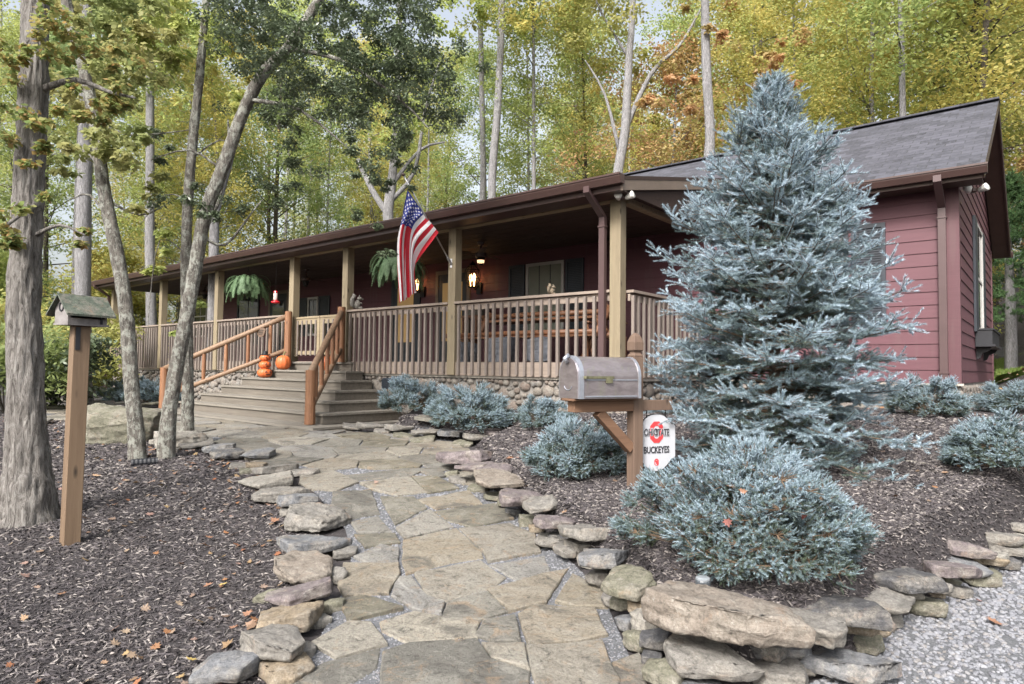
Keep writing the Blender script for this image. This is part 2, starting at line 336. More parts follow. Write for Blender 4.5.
def ground_mat(name, stops, sc, bs=.8, bd=.03, sc2=2):
    mt, nt, b = newmat(name); v = coords(nt); n1 = noi(nt, v, sc, 7, .78, .6); n2 = noi(nt, v, sc2, 4)
    col = ramp(nt, n1, stops); col = mixc(nt, mathn(nt, 'MULTIPLY', n2, .5), col, tuple(x*.6 for x in stops[1][1]))
    nt.links.new(col, b.inputs['Base Color']); b.inputs['Roughness'].default_value = .95; bump(nt, b, n1, bs, bd); return mt
M['mulch'] = ground_mat('dark bark mulch ground', [(.3, (.016,.014,.016)), (.5, (.045,.039,.041)), (.68, (.11,.098,.098))], 34)
M['gravel'] = ground_mat('grey gravel bed', [(.3, (.05,.05,.055)), (.5, (.12,.125,.135)), (.68, (.22,.225,.24))], 60, .8, .01)
def chipmat(name, cols, rough=.85):
    mt, nt, b = newmat(name); r = rnd_island(nt); k = len(cols)
    nt.links.new(ramp(nt, r, [(i/(k-1), c) for i, c in enumerate(cols)]), b.inputs['Base Color']); b.inputs['Roughness'].default_value = rough; return mt
M['chips'] = chipmat('shredded bark chips', ((.022,.019,.021), (.05,.043,.046), (.088,.078,.082), (.034,.03,.033), (.06,.05,.05), (.26,.235,.22), (.028,.025,.028), (.045,.037,.036)))
M['pebble'] = chipmat('grey gravel stones', ((.13,.135,.15), (.19,.195,.215), (.155,.16,.18), (.235,.24,.26), (.18,.17,.165), (.21,.22,.245), (.11,.11,.125)), .8)
def glassmat(name, c=(.03,.035,.04), rough=.06):
    mt, nt, b = newmat(name); b.inputs['Base Color'].default_value = rgb(c); b.inputs['Roughness'].default_value = rough; b.inputs['Specular IOR Level'].default_value = .8; return mt
M['glass'] = glassmat('dark window glass')
M['blind'] = simple('pale green blinds', (.20,.21,.17), .6, .1, 4, bs=0)
def emis(name, c, s):
    mt, nt, b = newmat(name); b.inputs['Base Color'].default_value = rgb(c); b.inputs['Emission Color'].default_value = rgb(c); b.inputs['Emission Strength'].default_value = s; return mt
M['bulb'] = emis('warm lamp glow', (1, .56, .22), 4)
M['roomglow'] = emis('warm lit doorway', (.42,.27,.11), .10)
M['red'] = simple('red feeder plastic', (.55,.02,.03), .3, .1, 4, bs=0)
M['orangeglaze'] = simple('orange pumpkin skin', (.50,.12,.035), .45, .18, 8, bs=.1)
M['stem'] = simple('dry pumpkin stem', (.20,.17,.08), .8, .2, 20)
M['mailmetal'] = None
# ------------------------------------------------------------------ world, sun
w = bpy.data.worlds.new('World'); SC.world = w; w.use_nodes = True; nt = w.node_tree; nt.nodes.clear()
wo = nt.nodes.new('ShaderNodeOutputWorld'); bg = nt.nodes.new('ShaderNodeBackground'); sk = nt.nodes.new('ShaderNodeTexSky')
sk.sky_type = 'NISHITA'; sk.sun_disc = False; sk.sun_elevation = radians(42); SUNAZ = radians(205); sk.sun_rotation = SUNAZ; sk.dust_density = 6; sk.air_density = 1.2
hs = nt.nodes.new('ShaderNodeHueSaturation'); hs.inputs['Saturation'].default_value = .42
nt.links.new(sk.outputs[0], hs.inputs['Color']); nt.links.new(hs.outputs[0], bg.inputs[0]); bg.inputs[1].default_value = .135; nt.links.new(bg.outputs[0], wo.inputs[0])
sd = bpy.data.lights.new('sun', 'SUN'); so = bpy.data.objects.new('sun', sd); COL.objects.link(so); sd.energy = 2.4; sd.angle = radians(14); sd.color = (1, .96, .92)
# sky azimuth: rotation measured from +Y clockwise
el = radians(42); dirv = Vector((sin(SUNAZ)*cos(el), cos(SUNAZ)*cos(el), sin(el)))
so.rotation_euler = dirv.to_track_quat('Z', 'Y').to_euler(); so.location = (0, 0, 30)
SC.view_settings.view_transform = 'Standard'; SC.view_settings.look = 'None'; SC.view_settings.exposure = 1.22; SC.view_settings.gamma = 1
SC.cycles.max_bounces = 8; SC.cycles.diffuse_bounces = 5; SC.cycles.glossy_bounces = 2; SC.cycles.transmission_bounces = 3; SC.cycles.transparent_max_bounces = 4
SC.cycles.caustics_reflective = False; SC.cycles.caustics_refractive = False
# ------------------------------------------------------------------ ground
def gridmesh(name, xs, ys, mat, off=0, keep=None):
    X, Y = np.meshgrid(xs, ys); Z = hgt(X, Y)+off; nx, ny = len(xs), len(ys)
    Vt = np.stack([X.ravel(), Y.ravel(), Z.ravel()], 1); idx = np.arange(nx*ny).reshape(ny, nx)
    Fc = np.stack([idx[:-1, :-1], idx[:-1, 1:], idx[1:, 1:], idx[1:, :-1]], -1).reshape(-1, 4)
    if keep is not None:
        inn = inpoly(Vt[:, 0], Vt[:, 1], keep); Fc = Fc[inn[Fc].any(1)]
        us, inv = np.unique(Fc, return_inverse=True); Vt = Vt[us]; Fc = inv.reshape(-1, 4)
        o = ~inpoly(Vt[:, 0], Vt[:, 1], keep); q = Vt[o][:, :2]; best = np.full(len(q), 1e9); bp = q.copy(); n_ = len(keep)
        for i in range(n_):                                  # outer vertices slide onto the outline
            a = np.array(keep[i][:2]); b = np.array(keep[(i+1) % n_][:2]); d = b-a; t = np.clip(((q-a)@d)/max(d@d, 1e-9), 0, 1); c = a+t[:, None]*d
            dd = np.hypot(*(q-c).T); k = dd < best; best[k] = dd[k]; bp[k] = c[k]
        Vt[o, 0] = bp[:, 0]; Vt[o, 1] = bp[:, 1]; Vt[:, 2] = hgt(Vt[:, 0], Vt[:, 1])+off
    return npmesh(name, Vt, Fc, mat, smooth=True)
def axis(a, b, c, d, fine, coarse):
    l = list(np.arange(a, b, coarse))+list(np.arange(b, c, fine))+list(np.arange(c, d, coarse)); return np.array(l)
g = gridmesh('ground', axis(-150, -9, 8, 150, .07, 3), axis(-30, 1, 16, 190, .07, 3), M['mulch']); tag(g, kind='structure')
# stone walk: gravel sheet and flagging set in it
PATHPX = [(640, 700), (628, 655), (604, 600), (583, 575), (548, 541), (520, 512), (500, 495), (478, 480), (462, 466), (455, 450), (452, 441), (425, 436), (385, 432), (330, 431), (250, 424), (176, 414), (110, 411), (60, 408), (30, 416), (90, 424), (150, 432), (200, 438), (240, 447), (275, 459), (300, 476), (320, 500), (345, 530), (352, 556), (345, 590), (335, 610), (320, 640), (290, 672), (270, 705)]
PATH = [tuple(PG(a, b)[:2]) for a, b in PATHPX]
pxs = [p[0] for p in PATH]; pys = [p[1] for p in PATH]
pg = gridmesh('path', np.arange(min(pxs)-.2, max(pxs)+.2, .06), np.arange(min(pys)-.6, max(pys)+.2, .06), M['gravel'], .012, PATH); tag(pg, kind='structure')
DRIVE = [tuple(PG(a, b)[:2]) for a, b in [(745, 700), (800, 690), (842, 672), (900, 622), (962, 585), (1010, 560), (1060, 530)]]+[(9, 5), (9, .6), (1, .6)]
dg = gridmesh('gravel_drive', np.arange(.6, 9, .08), np.arange(.5, 6.5, .08), M['gravel'], .012, DRIVE); tag(dg, kind='structure')
def vnoise(v, s): return noise.noise(Vector(v)*s)
def flag_geo(mb, pts, th=.035, mi=0):
    """irregular slab from world xy polygon"""
    n = len(pts); cx = sum(p[0] for p in pts)/n; cy = sum(p[1] for p in pts)/n
    ar = .5*sum(pts[i][0]*pts[(i+1) % n][1]-pts[(i+1) % n][0]*pts[i][1] for i in range(n))
    if ar < 0: pts = pts[::-1]
    out = []
    for i in range(n):
        a = Vector(pts[i][:2]); b = Vector(pts[(i+1) % n][:2]); L = (b-a).length; k = max(1, int(L/.07))
        for j in range(k):
            p = a.lerp(b, j/k); nn = vnoise((p.x, p.y, 3), 9)*.012+vnoise((p.x, p.y, 9), 25)*.007; q = (Vector((cx, cy))-p); q.normalize()
            if j == 0: p = p-q*.004
            out.append(p+q*nn)
    N = len(out); h0 = HZ(cx, cy); tx, ty = random.uniform(-.012, .012), random.uniform(-.012, .012)
    lift = random.uniform(-.006, .010)
    def zz(p, o):
        return float(hgt(np.array([p[0]]), np.array([p[1]]))[0])*.0+h0+.052*(p[1]-cy)*(1 if cy < 9.4 else 0)+o+lift+tx*(p[0]-cx)*2+ty*(p[1]-cy)*2
    rings = []
    for (s, o) in ((-.006, -.02), (-.006, th-.006), (.002, th), (.045, th+.001), (.14, th+.002)):
        ring = []
        for p in out:
            q = Vector((cx, cy))-p; d = q.length; q = q/d if d > 0 else q
            pp = p+q*min(s, d*.8); ring.append((pp.x, pp.y, zz(pp, o)+vnoise((pp.x, pp.y, 1), 6)*.006*(s > 0)+vnoise((pp.x, pp.y, 5), 22)*.004*(s > .03)))
        rings.append(ring)
    vs = [p for r in rings for p in r]; fs = [(r*N+k, r*N+(k+1) % N, (r+1)*N+(k+1) % N, (r+1)*N+k) for r in range(4) for k in range(N)]
    vs.append((cx, cy, zz((cx, cy), th+.005))); fs += [(4*N+k, 4*N+(k+1) % N, 5*N) for k in range(N)]
    mb.add(vs, fs, mi)
c2 = lambda L: [(300+a/4.096, 470+b/4.096) for a, b in L]
c1 = lambda L: [(370+a/4.096, 540+b/4.096) for a, b in L]
c5 = lambda L: [(180+a/4.096, 540+b/4.096) for a, b in L]
FL = [c2(l) for l in [
 [(425,300),(640,252),(735,335),(750,372),(620,390),(435,440),(420,380)], [(655,252),(860,228),(960,275),(985,350),(770,390),(750,345)],
 [(775,400),(1000,362),(1020,425),(890,465),(850,440)], [(480,130),(690,90),(745,150),(560,170)], [(555,180),(750,155),(830,150),(870,210),(700,245),(610,220)],
 [(330,125),(465,125),(520,165),(390,235)], [(395,250),(530,172),(625,245),(430,295)], [(135,100),(290,90),(325,190),(180,215),(130,150)],
 [(210,225),(320,200),(375,265),(240,268)], [(225,280),(385,275),(405,310),(270,330)], [(225,370),(330,325),(405,335),(400,395),(290,400)],
 [(180,400),(400,400),(405,440),(360,520),(180,530),(160,480)], [(470,440),(740,390),(835,455),(800,490),(600,550),(520,530)],
 [(390,450),(455,450),(520,535),(590,560),(575,600),(470,590),(380,530)], [(135,35),(430,5),(520,5),(450,35),(230,50)],
 [(250,65),(450,40),(515,100),(400,115),(290,90)], [(460,40),(560,40),(650,85),(525,105)], [(480,0),(580,0),(595,35),(560,45),(500,20)], [(0,30),(130,10),(235,60),(150,95),(60,90),(0,60)]]]
FL += [c1(l) for l in [
 [(490,215),(700,155),(810,130),(720,270),(570,310)], [(300,350),(320,275),(480,225),(560,310),(450,345)], [(760,270),(830,155),(975,225),(975,290),(850,290)],
 [(615,325),(680,290),(920,300),(970,405),(860,430),(650,450)], [(440,405),(470,345),(590,330),(610,430),(520,435)], [(40,350),(180,310),(440,355),(430,415),(150,435),(60,390)],
 [(60,480),(160,440),(430,420),(490,500),(650,560),(640,650),(40,650),(50,530)], [(460,440),(630,445),(650,550),(500,500)], [(645,460),(950,440),(1010,590),(1010,660),(690,660)]]]
FL += [[(613, 667), (639, 658), (653, 682), (640, 695), (617, 690)]]
FL += [c5(l) for l in [[(685,260),(760,255),(910,300),(690,350),(670,300)], [(540,440),(690,355),(780,355),(845,445),(640,505)], [(450,590),(600,520),(815,460),(800,540),(700,600),(450,640)]]]
mb = MB()
done = []
for poly in FL:
    w3 = [tuple(PG(a, b)[:2]) for a, b in poly]; done.append(w3)
    flag_geo(mb, w3, .024+random.uniform(0, .008))
# far part of the walk and the landing: cells between jittered seeds
def clip(poly, px_, py_, nx_, ny_):
    out = []; n = len(poly)
    for i in range(n):
        a, b = poly[i], poly[(i+1) % n]; da = (a[0]-px_)*nx_+(a[1]-py_)*ny_; db = (b[0]-px_)*nx_+(b[1]-py_)*ny_
        if da <= 0: out.append(a)
        if (da <= 0) != (db <= 0): t = da/(da-db); out.append((a[0]+(b[0]-a[0])*t, a[1]+(b[1]-a[1])*t))
    return out
lim = PG(380, 468).y
seeds = []
for iy in range(60):
    for ix in range(60):
        x = -11+ix*.62+(.31 if iy % 2 else 0)+random.uniform(-.2, .2); y = 4.2+iy*.46+random.uniform(-.16, .16); seeds.append((x, y))
for s in seeds:
    if not bool(inpoly(s[0], s[1], PATH)): continue
    if any(float(pdist(s[0], s[1], d)) < .14 or bool(inpoly(s[0], s[1], d)) for d in done): continue
    near = sorted(seeds, key=lambda q: (q[0]-s[0])**2+(q[1]-s[1])**2)[1:14]
    cell = [(s[0]-.6, s[1]-.6), (s[0]+.6, s[1]-.6), (s[0]+.6, s[1]+.6), (s[0]-.6, s[1]+.6)]
    for q in near:
        dx, dy = q[0]-s[0], q[1]-s[1]; L = sqrt(dx*dx+dy*dy); k = .5-.014/L
        cell = clip(cell, s[0]+dx*k, s[1]+dy*k, dx/L, dy/L)
        if len(cell) < 3: break
    if len(cell) < 3: continue
    ok = True
    for d in done:
        for _ in range(8):
            bad = [i for i, p in enumerate(cell) if bool(inpoly(p[0], p[1], d)) or float(pdist(p[0], p[1], d)) < .02]
            if not bad: break
            for i in bad: cell[i] = (cell[i][0]+(s[0]-cell[i][0])*.2, cell[i][1]+(s[1]-cell[i][1])*.2)
    cell = [p for p in cell]
    ar = abs(.5*sum(cell[i][0]*cell[(i+1) % len(cell)][1]-cell[(i+1) % len(cell)][0]*cell[i][1] for i in range(len(cell))))
    if ar < .02: continue
    flag_geo(mb, cell, .024+random.uniform(0, .01))
fo = mb.build('path_flagstones', M['flag']); tag(fo, kind='structure')
# ------------------------------------------------------------------ house (local axes: X along the front, Y into the house)
XL, XR, PW, PR = -18.6, 3.68, 2.6, 9.2           # ends, front wall, rear wall
ZS, ZD = 1.37, 1.60                              # foundation top, porch floor
EAVE_Y, EZ, SL, RY = 2.2, 4.17, .553, 5.9        # main roof
def zroof(Y): return EZ+SL*(Y-EAVE_Y) if Y <= RY else EZ+SL*(2*RY-EAVE_Y-Y)
house = empty('house', (O.x, O.y, 0), HROT); tag(house, 'long barn red lap sided cabin house with grey shingle roof and covered front porch', 'house')
EXP = .178
def laps(mb, a, b, z0, z1, nrm, top=None):
    """lap boards between ground points a,b (X,Y); nrm outward; top(s)->z limit at board parameter"""
    a = Vector((a[0], a[1], 0)); b = Vector((b[0], b[1], 0)); nn = Vector((nrm[0], nrm[1], 0)); z = z0
    while z < z1-.01:
        zt = min(z+EXP, z1); s0, s1 = 0, 1
        if top:
            r = top(z+.02)
            if r is None: break
            s0, s1 = r
        p, q = a.lerp(b, s0), a.lerp(b, s1); o0, o1 = nn*.016, nn*.004
        vs = [p+Vector((0,0,z)), q+Vector((0,0,z)), q+o0+Vector((0,0,z)), p+o0+Vector((0,0,z)), p+Vector((0,0,zt)), q+Vector((0,0,zt)), q+o1+Vector((0,0,zt)), p+o1+Vector((0,0,zt))]
        mb.add(vs, [(0,1,2,3),(3,2,6,7),(4,7,6,5),(0,3,7,4),(1,5,6,2),(0,4,5,1)]); z += EXP
mb = MB(); laps(mb, (XL, PW), (XR, PW), ZS, 4.15, (0, -1)); mb.build('front_wall', M['siding'], house)
def gtop(z):
    if z < EZ-.25: return (0, 1)
    Y0 = EAVE_Y+(z+.2-EZ)/SL; Y1 = 2*RY-Y0
    if Y1-Y0 < .1: return None
    L = PR-PW; return (max(0, (Y0-PW)/L), min(1, (Y1-PW)/L))
mb = MB(); laps(mb, (XR, PW), (XR, PR), ZS, 6.1, (1, 0), gtop); mb.build('side_wall', M['siding'], house)
mb = MB(); laps(mb, (XL, PR), (XL, PW), ZS, 6.1, (-1, 0), lambda z: (lambda r: None if r is None else (1-r[1], 1-r[0]))(gtop(z))); mb.build('side_wall', M['siding'], house)
mb = MB(); laps(mb, (XR, PR), (XL, PR), ZS, 4.1, (0, 1)); mb.build('rear_wall', M['siding'], house)
mb = MB(); mb.box(XR-.002, XR+.028, PW-.03, PW+.10, ZS, 4.1); mb.box(XR-.12, XR+.028, PW-.032, PW+.001, ZS, 4.1); mb.build('corner_board', M['trimred'], house)
mb = MB(); mb.box(XR-.002, XR+.028, PR-.10, PR+.03, ZS, 4.1); mb.build('corner_board', M['trimred'], house)
# dark structure filling the shell so no light leaks
mb = MB(); mb.box(XL+.02, XR-.02, PW+.02, PR-.02, ZS-.05, 4.1); mb.build('inner_shell', M['dark'], house)
# roof
def slab(mb, pts, th, mi=0):
    """pts: 4 corners of top face ccw seen from above"""
    t = [Vector(p) for p in pts]; l = [p-Vector((0, 0, th)) for p in t]
    mb.add(t+l, [(0,1,2,3)], 0); mb.add(t+l, [(7,6,5,4),(0,4,5,1),(1,5,6,2),(2,6,7,3),(3,7,4,0)], 1)
XRO, XLO = 4.02, -18.95
mb = MB(); slab(mb, [(XLO, EAVE_Y-.03, zroof(EAVE_Y-.03)), (XRO, EAVE_Y-.03, zroof(EAVE_Y-.03)), (XRO, RY, zroof(RY)), (XLO, RY, zroof(RY))], .10)
rf = mb.build('roof', [M['roof'], M['brown']], house)
mb = MB(); slab(mb, [(XLO, RY+.001, zroof(RY)), (XRO, RY+.001, zroof(RY)), (XRO, 2*RY-EAVE_Y, EZ), (XLO, 2*RY-EAVE_Y, EZ)], .10); mb.build('roof', [M['roof'], M['brown']], house)
mb = MB(); mb.beam((XLO, RY-.08, zroof(RY)-.03), (XRO+.01, RY-.08, zroof(RY)-.03), .22, .03); mb.beam((XLO, RY+.08, zroof(RY)-.032), (XRO+.01, RY+.08, zroof(RY)-.032), .22, .028); mb.build('ridge_cap', M['roof'], house)
for X in (XRO-.02, XLO-.01):
    mb = MB(); mb.beam((X, EAVE_Y-.05, zroof(EAVE_Y-.05)-.10), (X, RY, zroof(RY)-.10), .03, .16); mb.beam((X, 2*RY-EAVE_Y, EZ-.10), (X, RY, zroof(RY)-.10), .03, .16); mb.build('rake_board', M['brown'], house)
for X0, X1 in ((XR+.03, XRO-.04), (XLO+.02, XL-.02)):
    mb = MB()
    for s in (0, 1):
        ya, yb = (EAVE_Y, RY) if s == 0 else (RY, 2*RY-EAVE_Y)
        vs = [(X0, ya, zroof(ya)-.16), (X1, ya, zroof(ya)-.16), (X1, yb, zroof(yb)-.16), (X0, yb, zroof(yb)-.16)]
        mb.add(vs+[(a, b_, c+.02) for a, b_, c in vs], [(0,3,2,1), (4,5,6,7), (0,1,5,4), (2,3,7,6)])
    mb.build('soffit', M['fascia'], house)
mb = MB(); mb.box(.42, XR+.3, EAVE_Y, PW, 4.0, 4.015); mb.box(.42, XRO-.03, EAVE_Y-.03, EAVE_Y, 3.98, 4.10)
mb.build('soffit', M['fascia'], house)
def gutter(mb, x0, x1, y, z, w=.12, h=.11):
    prof = [(y, z), (y-w, z), (y-w*.95, z-h*.35), (y-w*.65, z-h), (y, z-h)]; n = len(prof)
    vs = [(x0, a, b) for a, b in prof]+[(x1, a, b) for a, b in prof]
    mb.add(vs, [(i, (i+1) % n, n+(i+1) % n, n+i) for i in range(n)]+[tuple(range(n-1, -1, -1)), tuple(range(n, 2*n))])
    mb.box(x0-.004, x1+.004, y-w-.008, y-w+.004, z-.018, z+.006)
mb = MB(); gutter(mb, .45, 4.05, EAVE_Y-.032, 4.135); mb.build('gutter', M['brown'], house)
mb = MB(); y = 2*RY-EAVE_Y+.14; gutter(mb, XLO, 4.05, y, 4.13); mb.build('gutter', M['brown'], house)
# porch roof
PF, PZ0, PS = -.45, 4.04, .225
def zp(Y): return PZ0+PS*(Y-PF)
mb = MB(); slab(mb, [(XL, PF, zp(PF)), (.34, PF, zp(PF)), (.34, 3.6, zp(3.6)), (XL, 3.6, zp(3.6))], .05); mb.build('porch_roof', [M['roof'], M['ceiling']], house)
mb = MB(); gutter(mb, XL-.1, .36, PF-.004, zp(PF)+.01, .13, .12); mb.build('gutter', M['brown'], house)
mb = MB(); mb.box(XL, .30, PF, PF+.03, 3.86, zp(PF)-.052); mb.box(XL, .30, PF+.03, -.08, 3.86, 3.88); mb.build('porch_fascia', M['brown'], house)
for X in (.30, XL-.02):
    mb = MB(); vs = []
    for Y, zt, zb_ in ((PF, zp(PF)-.02, zp(PF)-.19), (3.3, zp(3.3)-.02, zp(3.3)-.19)): vs += [(X, Y, zb_), (X+.035, Y, zb_), (X+.035, Y, zt), (X, Y, zt)]
    mb.add(vs, [(0,1,2,3),(7,6,5,4),(0,4,5,1),(1,5,6,2),(2,6,7,3),(3,7,4,0)]); mb.build('rake_board', M['taupe'], house)
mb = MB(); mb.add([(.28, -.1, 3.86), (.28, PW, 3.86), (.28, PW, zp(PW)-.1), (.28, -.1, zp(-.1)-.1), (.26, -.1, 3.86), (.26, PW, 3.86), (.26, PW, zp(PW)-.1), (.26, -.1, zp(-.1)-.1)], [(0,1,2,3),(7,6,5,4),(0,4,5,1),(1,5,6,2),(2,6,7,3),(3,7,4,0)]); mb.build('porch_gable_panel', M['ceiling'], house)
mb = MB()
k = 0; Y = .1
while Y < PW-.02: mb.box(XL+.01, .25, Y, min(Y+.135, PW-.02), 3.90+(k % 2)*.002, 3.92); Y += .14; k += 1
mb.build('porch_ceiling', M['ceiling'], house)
mb = MB(); mb.box(XL+.05, .12, -.07, .07, 3.85, 3.985); mb.build('porch_beam', M['beam'], house)
mb = MB(); mb.box(.0, .12, .09, PW-.03, 3.82, 3.9); mb.build('porch_beam', M['beam'], house)
# porch floor + band
mb = MB(); Y = .0
while Y < PW-.02: mb.box(-18.35, .10, Y, min(Y+.134, PW-.02), ZD-.035, ZD); Y += .14
mb.build('porch_floor', M['deckwood'], house)
mb = MB(); mb.box(-18.35, .10, -.035, -.002, ZS+.005, ZD-.002); mb.build('rim_board', M['railboard'], house)
mb = MB(); mb.box(.10, .135, -.035, PW-.02, ZS+.005, ZD-.002); mb.build('rim_board', M['railboard'], house)
POSTX = [-.0, -3.16, -6.12, -8.02, -11.38, -14.6, -18.15]
for i, X in enumerate(POSTX):
    mb = MB(); mb.box(X-.085, X+.085, -.075, .085, ZS+.01, 3.85); p = mb.build('porch_post', M['post'], house, bevel=.006)
# railing: boards per bay, balusters nearest as single parts
BAYS = [(-3.06, -.10), (-6.02, -3.26), (-11.28, -8.12), (-14.5, -11.48), (-18.05, -14.7)]
def baluster(mb, X, Y, dx=0):
    a, b_ = random.uniform(-.004, .004), random.uniform(-.004, .004)
    M_ = Matrix.Translation((X, Y, 0)) @ Matrix.Rotation(a, 4, 'X') @ Matrix.Rotation(b_, 4, 'Y'); mb.box(-.021, .021, -.021, .021, ZS+.02+random.uniform(0, .015), 2.535, 0, M_)
nb = 0
far = MB()
for bi, (a, b_) in enumerate(BAYS):
    rs = MB(); rs.box(a, b_, -.035, .0, 2.46, 2.555); rs.box(a-.02, b_+.02, -.085, .055, 2.572, 2.61)
    ro = rs.build('railing', M['railboard'], house); n = int(round((b_-a)/.157))
    for k in range(n):
        X = a+(b_-a)*(k+.5)/n
        if bi < 4 and nb < 80: mb = MB(); baluster(mb, X, -.059); mb.build('baluster', M['baluster'], ro); nb += 1
        else: baluster(far, X, -.059)
fo_ = far.build('balusters', M['baluster'], house); tag(fo_, kind='stuff')
rs = MB(); rs.box(.10, .135, .11, PW-.05, 2.46, 2.555); rs.box(.05, .19, .11, PW-.05, 2.572, 2.61); ro = rs.build('railing', M['railboard'], house)
for k in range(16): mb = MB(); baluster(mb, .158, .16+k*.152); mb.build('baluster', M['baluster'], ro)
# foundation
mb = MB(); mb.box(-18.3, .02, .06, .30, -.2, ZS); mb.box(-.1, .06, .06, PW+.1, -.2, ZS); mb.box(XL, XR-.0, PW+.03, PR, -.2, ZS-.004); fnd = mb.build('foundation', M['mortar'], house)
mb = MB(); mb.box(-18.34, .09, -.0, .11, ZS-.03, ZS+.004); mb.box(.06, .13, .11, PW, ZS-.03, ZS+.004); mb.box(.2, XR+.05, PW-.04, PW+.06, ZS-.03, ZS+.0); mb.build('ledge', M['concrete'], fnd)
bm = bmesh.new(); bmesh.ops.create_icosphere(bm, subdivisions=2, radius=1); tv = np.array([v.co[:] for v in bm.verts]); tf = np.array([[v.index for v in f.verts] for f in bm.faces]); bm.free(); ICO2 = (tv, tf)
bm = bmesh.new(); bmesh.ops.create_icosphere(bm, subdivisions=1, radius=1); ICO1 = (np.array([v.co[:] for v in bm.verts]), np.array([[v.index for v in f.verts] for f in bm.faces])); bm.free()
def rockface(p0, p1, z0f, z1, axis_n, dens=.115):
    """poisson-ish rocks on a vertical face; returns P,S,rot"""
    a = Vector(p0); b_ = Vector(p1); L = (b_-a).length; pts = []
    tries = int(L*(z1-z0f)*900)
    cell = {}
    for _ in range(tries):
        s, z = random.uniform(0, L), random.uniform(z0f, z1-.05); r = random.choice((.05, .065, .085, .11, .13))
        r = min(r, (z1-.035-z)+.0)
        if r < .03: continue
        ok = True; ci, cj = int(s/.2), int(z/.2)
        for i in (-1, 0, 1):
            for j in (-1, 0, 1):
                for (s2, z2, r2) in cell.get((ci+i, cj+j), ()):
                    if (s-s2)**2+(z-z2)**2 < ((r+r2)*.80)**2: ok = False; break
        if ok: cell.setdefault((ci, cj), []).append((s, z, r)); pts.append((s, z, r))
    return [(a.lerp(b_, s/L), z, r) for s, z, r in pts]
allr = [(p, z, r, 0) for p, z, r in rockface((-18.25, .05, 0), (.0, .05, 0), .35, ZS, 0)]+[(p, z, r, 1) for p, z, r in rockface((.07, .1, 0), (.07, PW, 0), .75, ZS, 1)]
allr += [(p, z, r, 0) for p, z, r in rockface((.2, PW+.02, 0), (XR, PW+.02, 0), .85, ZS, 0)]+[(p, z, r, 1) for p, z, r in rockface((XR+.0, PW+.05, 0), (XR+.0, PR, 0), .8, ZS, 1)]
P = np.array([(p.x, p.y, z) for p, z, r, k in allr]); r_ = np.array([r for _, _, r, _ in allr]); kk = np.array([k for *_, k in allr]); n = len(P)
S = np.stack([np.where(kk == 0, r_*RNG.uniform(1, 1.35, n), .05), np.where(kk == 0, .05, r_*RNG.uniform(1, 1.35, n)), r_*RNG.uniform(.85, 1.05, n)], 1)
vv, ff = instance_shapes(ICO2[0], ICO2[1], P, np.tile(np.eye(3), (n, 1, 1)), S)
vv += RNG.normal(0, .0035, vv.shape); ro = npmesh('river_rock_facing', vv, ff, M['river'], fnd, smooth=True)
mb = MB(); mb.box(-5.02, -4.55, .0, .05, 1.1, 1.30); 
for k in range(5): mb.box(-5.0, -4.57, -.012, .0, 1.115+k*.036, 1.128+k*.036)
mb.build('foundation_vent', M['shutter'], fnd)
mb = MB(); mb.box(2.35, 3.0, PW-.04, PW+.01, 1.13, 1.33); 
for k in range(5): mb.box(2.37, 2.98, PW-.052, PW-.04, 1.145+k*.036, 1.158+k*.036)
mb.build('foundation_vent', M['steel'], fnd)
mb = MB(); mb.box(-9.35, -8.95, .0, .04, 1.05, 1.32); mb.build('foundation_vent', M['shutter'], fnd)
# downspouts
def downspout(x, y0, y1, zt, zb_, mat, name='downspout', top_dx=-.25):
    mb = MB(); pts = [(x, y0, zt), (x, y0, zt-.10), (x, (y0+y1)/2-.02, zt-.2), (x, y1, zt-.36), (x, y1, zb_)]
    for i in range(len(pts)-1): pass
    w_ = .045; rings = []
    vs = []
    for i, p in enumerate(pts):
        if i in (0, 1, len(pts)-1): d = Vector((0, 0, -1))
        else: d = (Vector(pts[i+1])-Vector(pts[i-1])).normalized()
        s = Vector((1, 0, 0)); u_ = d.cross(s).normalized(); p = Vector(p)
        vs += [p-s*w_-u_*.035, p+s*w_-u_*.035, p+s*w_+u_*.035, p-s*w_+u_*.035]
    n_ = len(pts); fs = [(i*4+k, i*4+(k+1) % 4, (i+1)*4+(k+1) % 4, (i+1)*4+k) for i in range(n_-1) for k in range(4)]+[(3,2,1,0), (4*n_-4, 4*n_-3, 4*n_-2, 4*n_-1)]
    mb.add(vs, fs)
    for z in (zt-.5, zb_+.35): mb.box(x-.055, x+.055, y1-.045, y1+.04, z, z+.02)
    return mb.build(name, mat, house)
downspout(-.17, PF-.07, -.12, zp(PF)-.06, 1.0, M['downspout']); downspout(-18.3, PF-.07, -.12, zp(PF)-.06, .45, M['brown']); downspout(3.52, EAVE_Y-.1, PW-.075, 4.09, 1.15, M['downspout'])
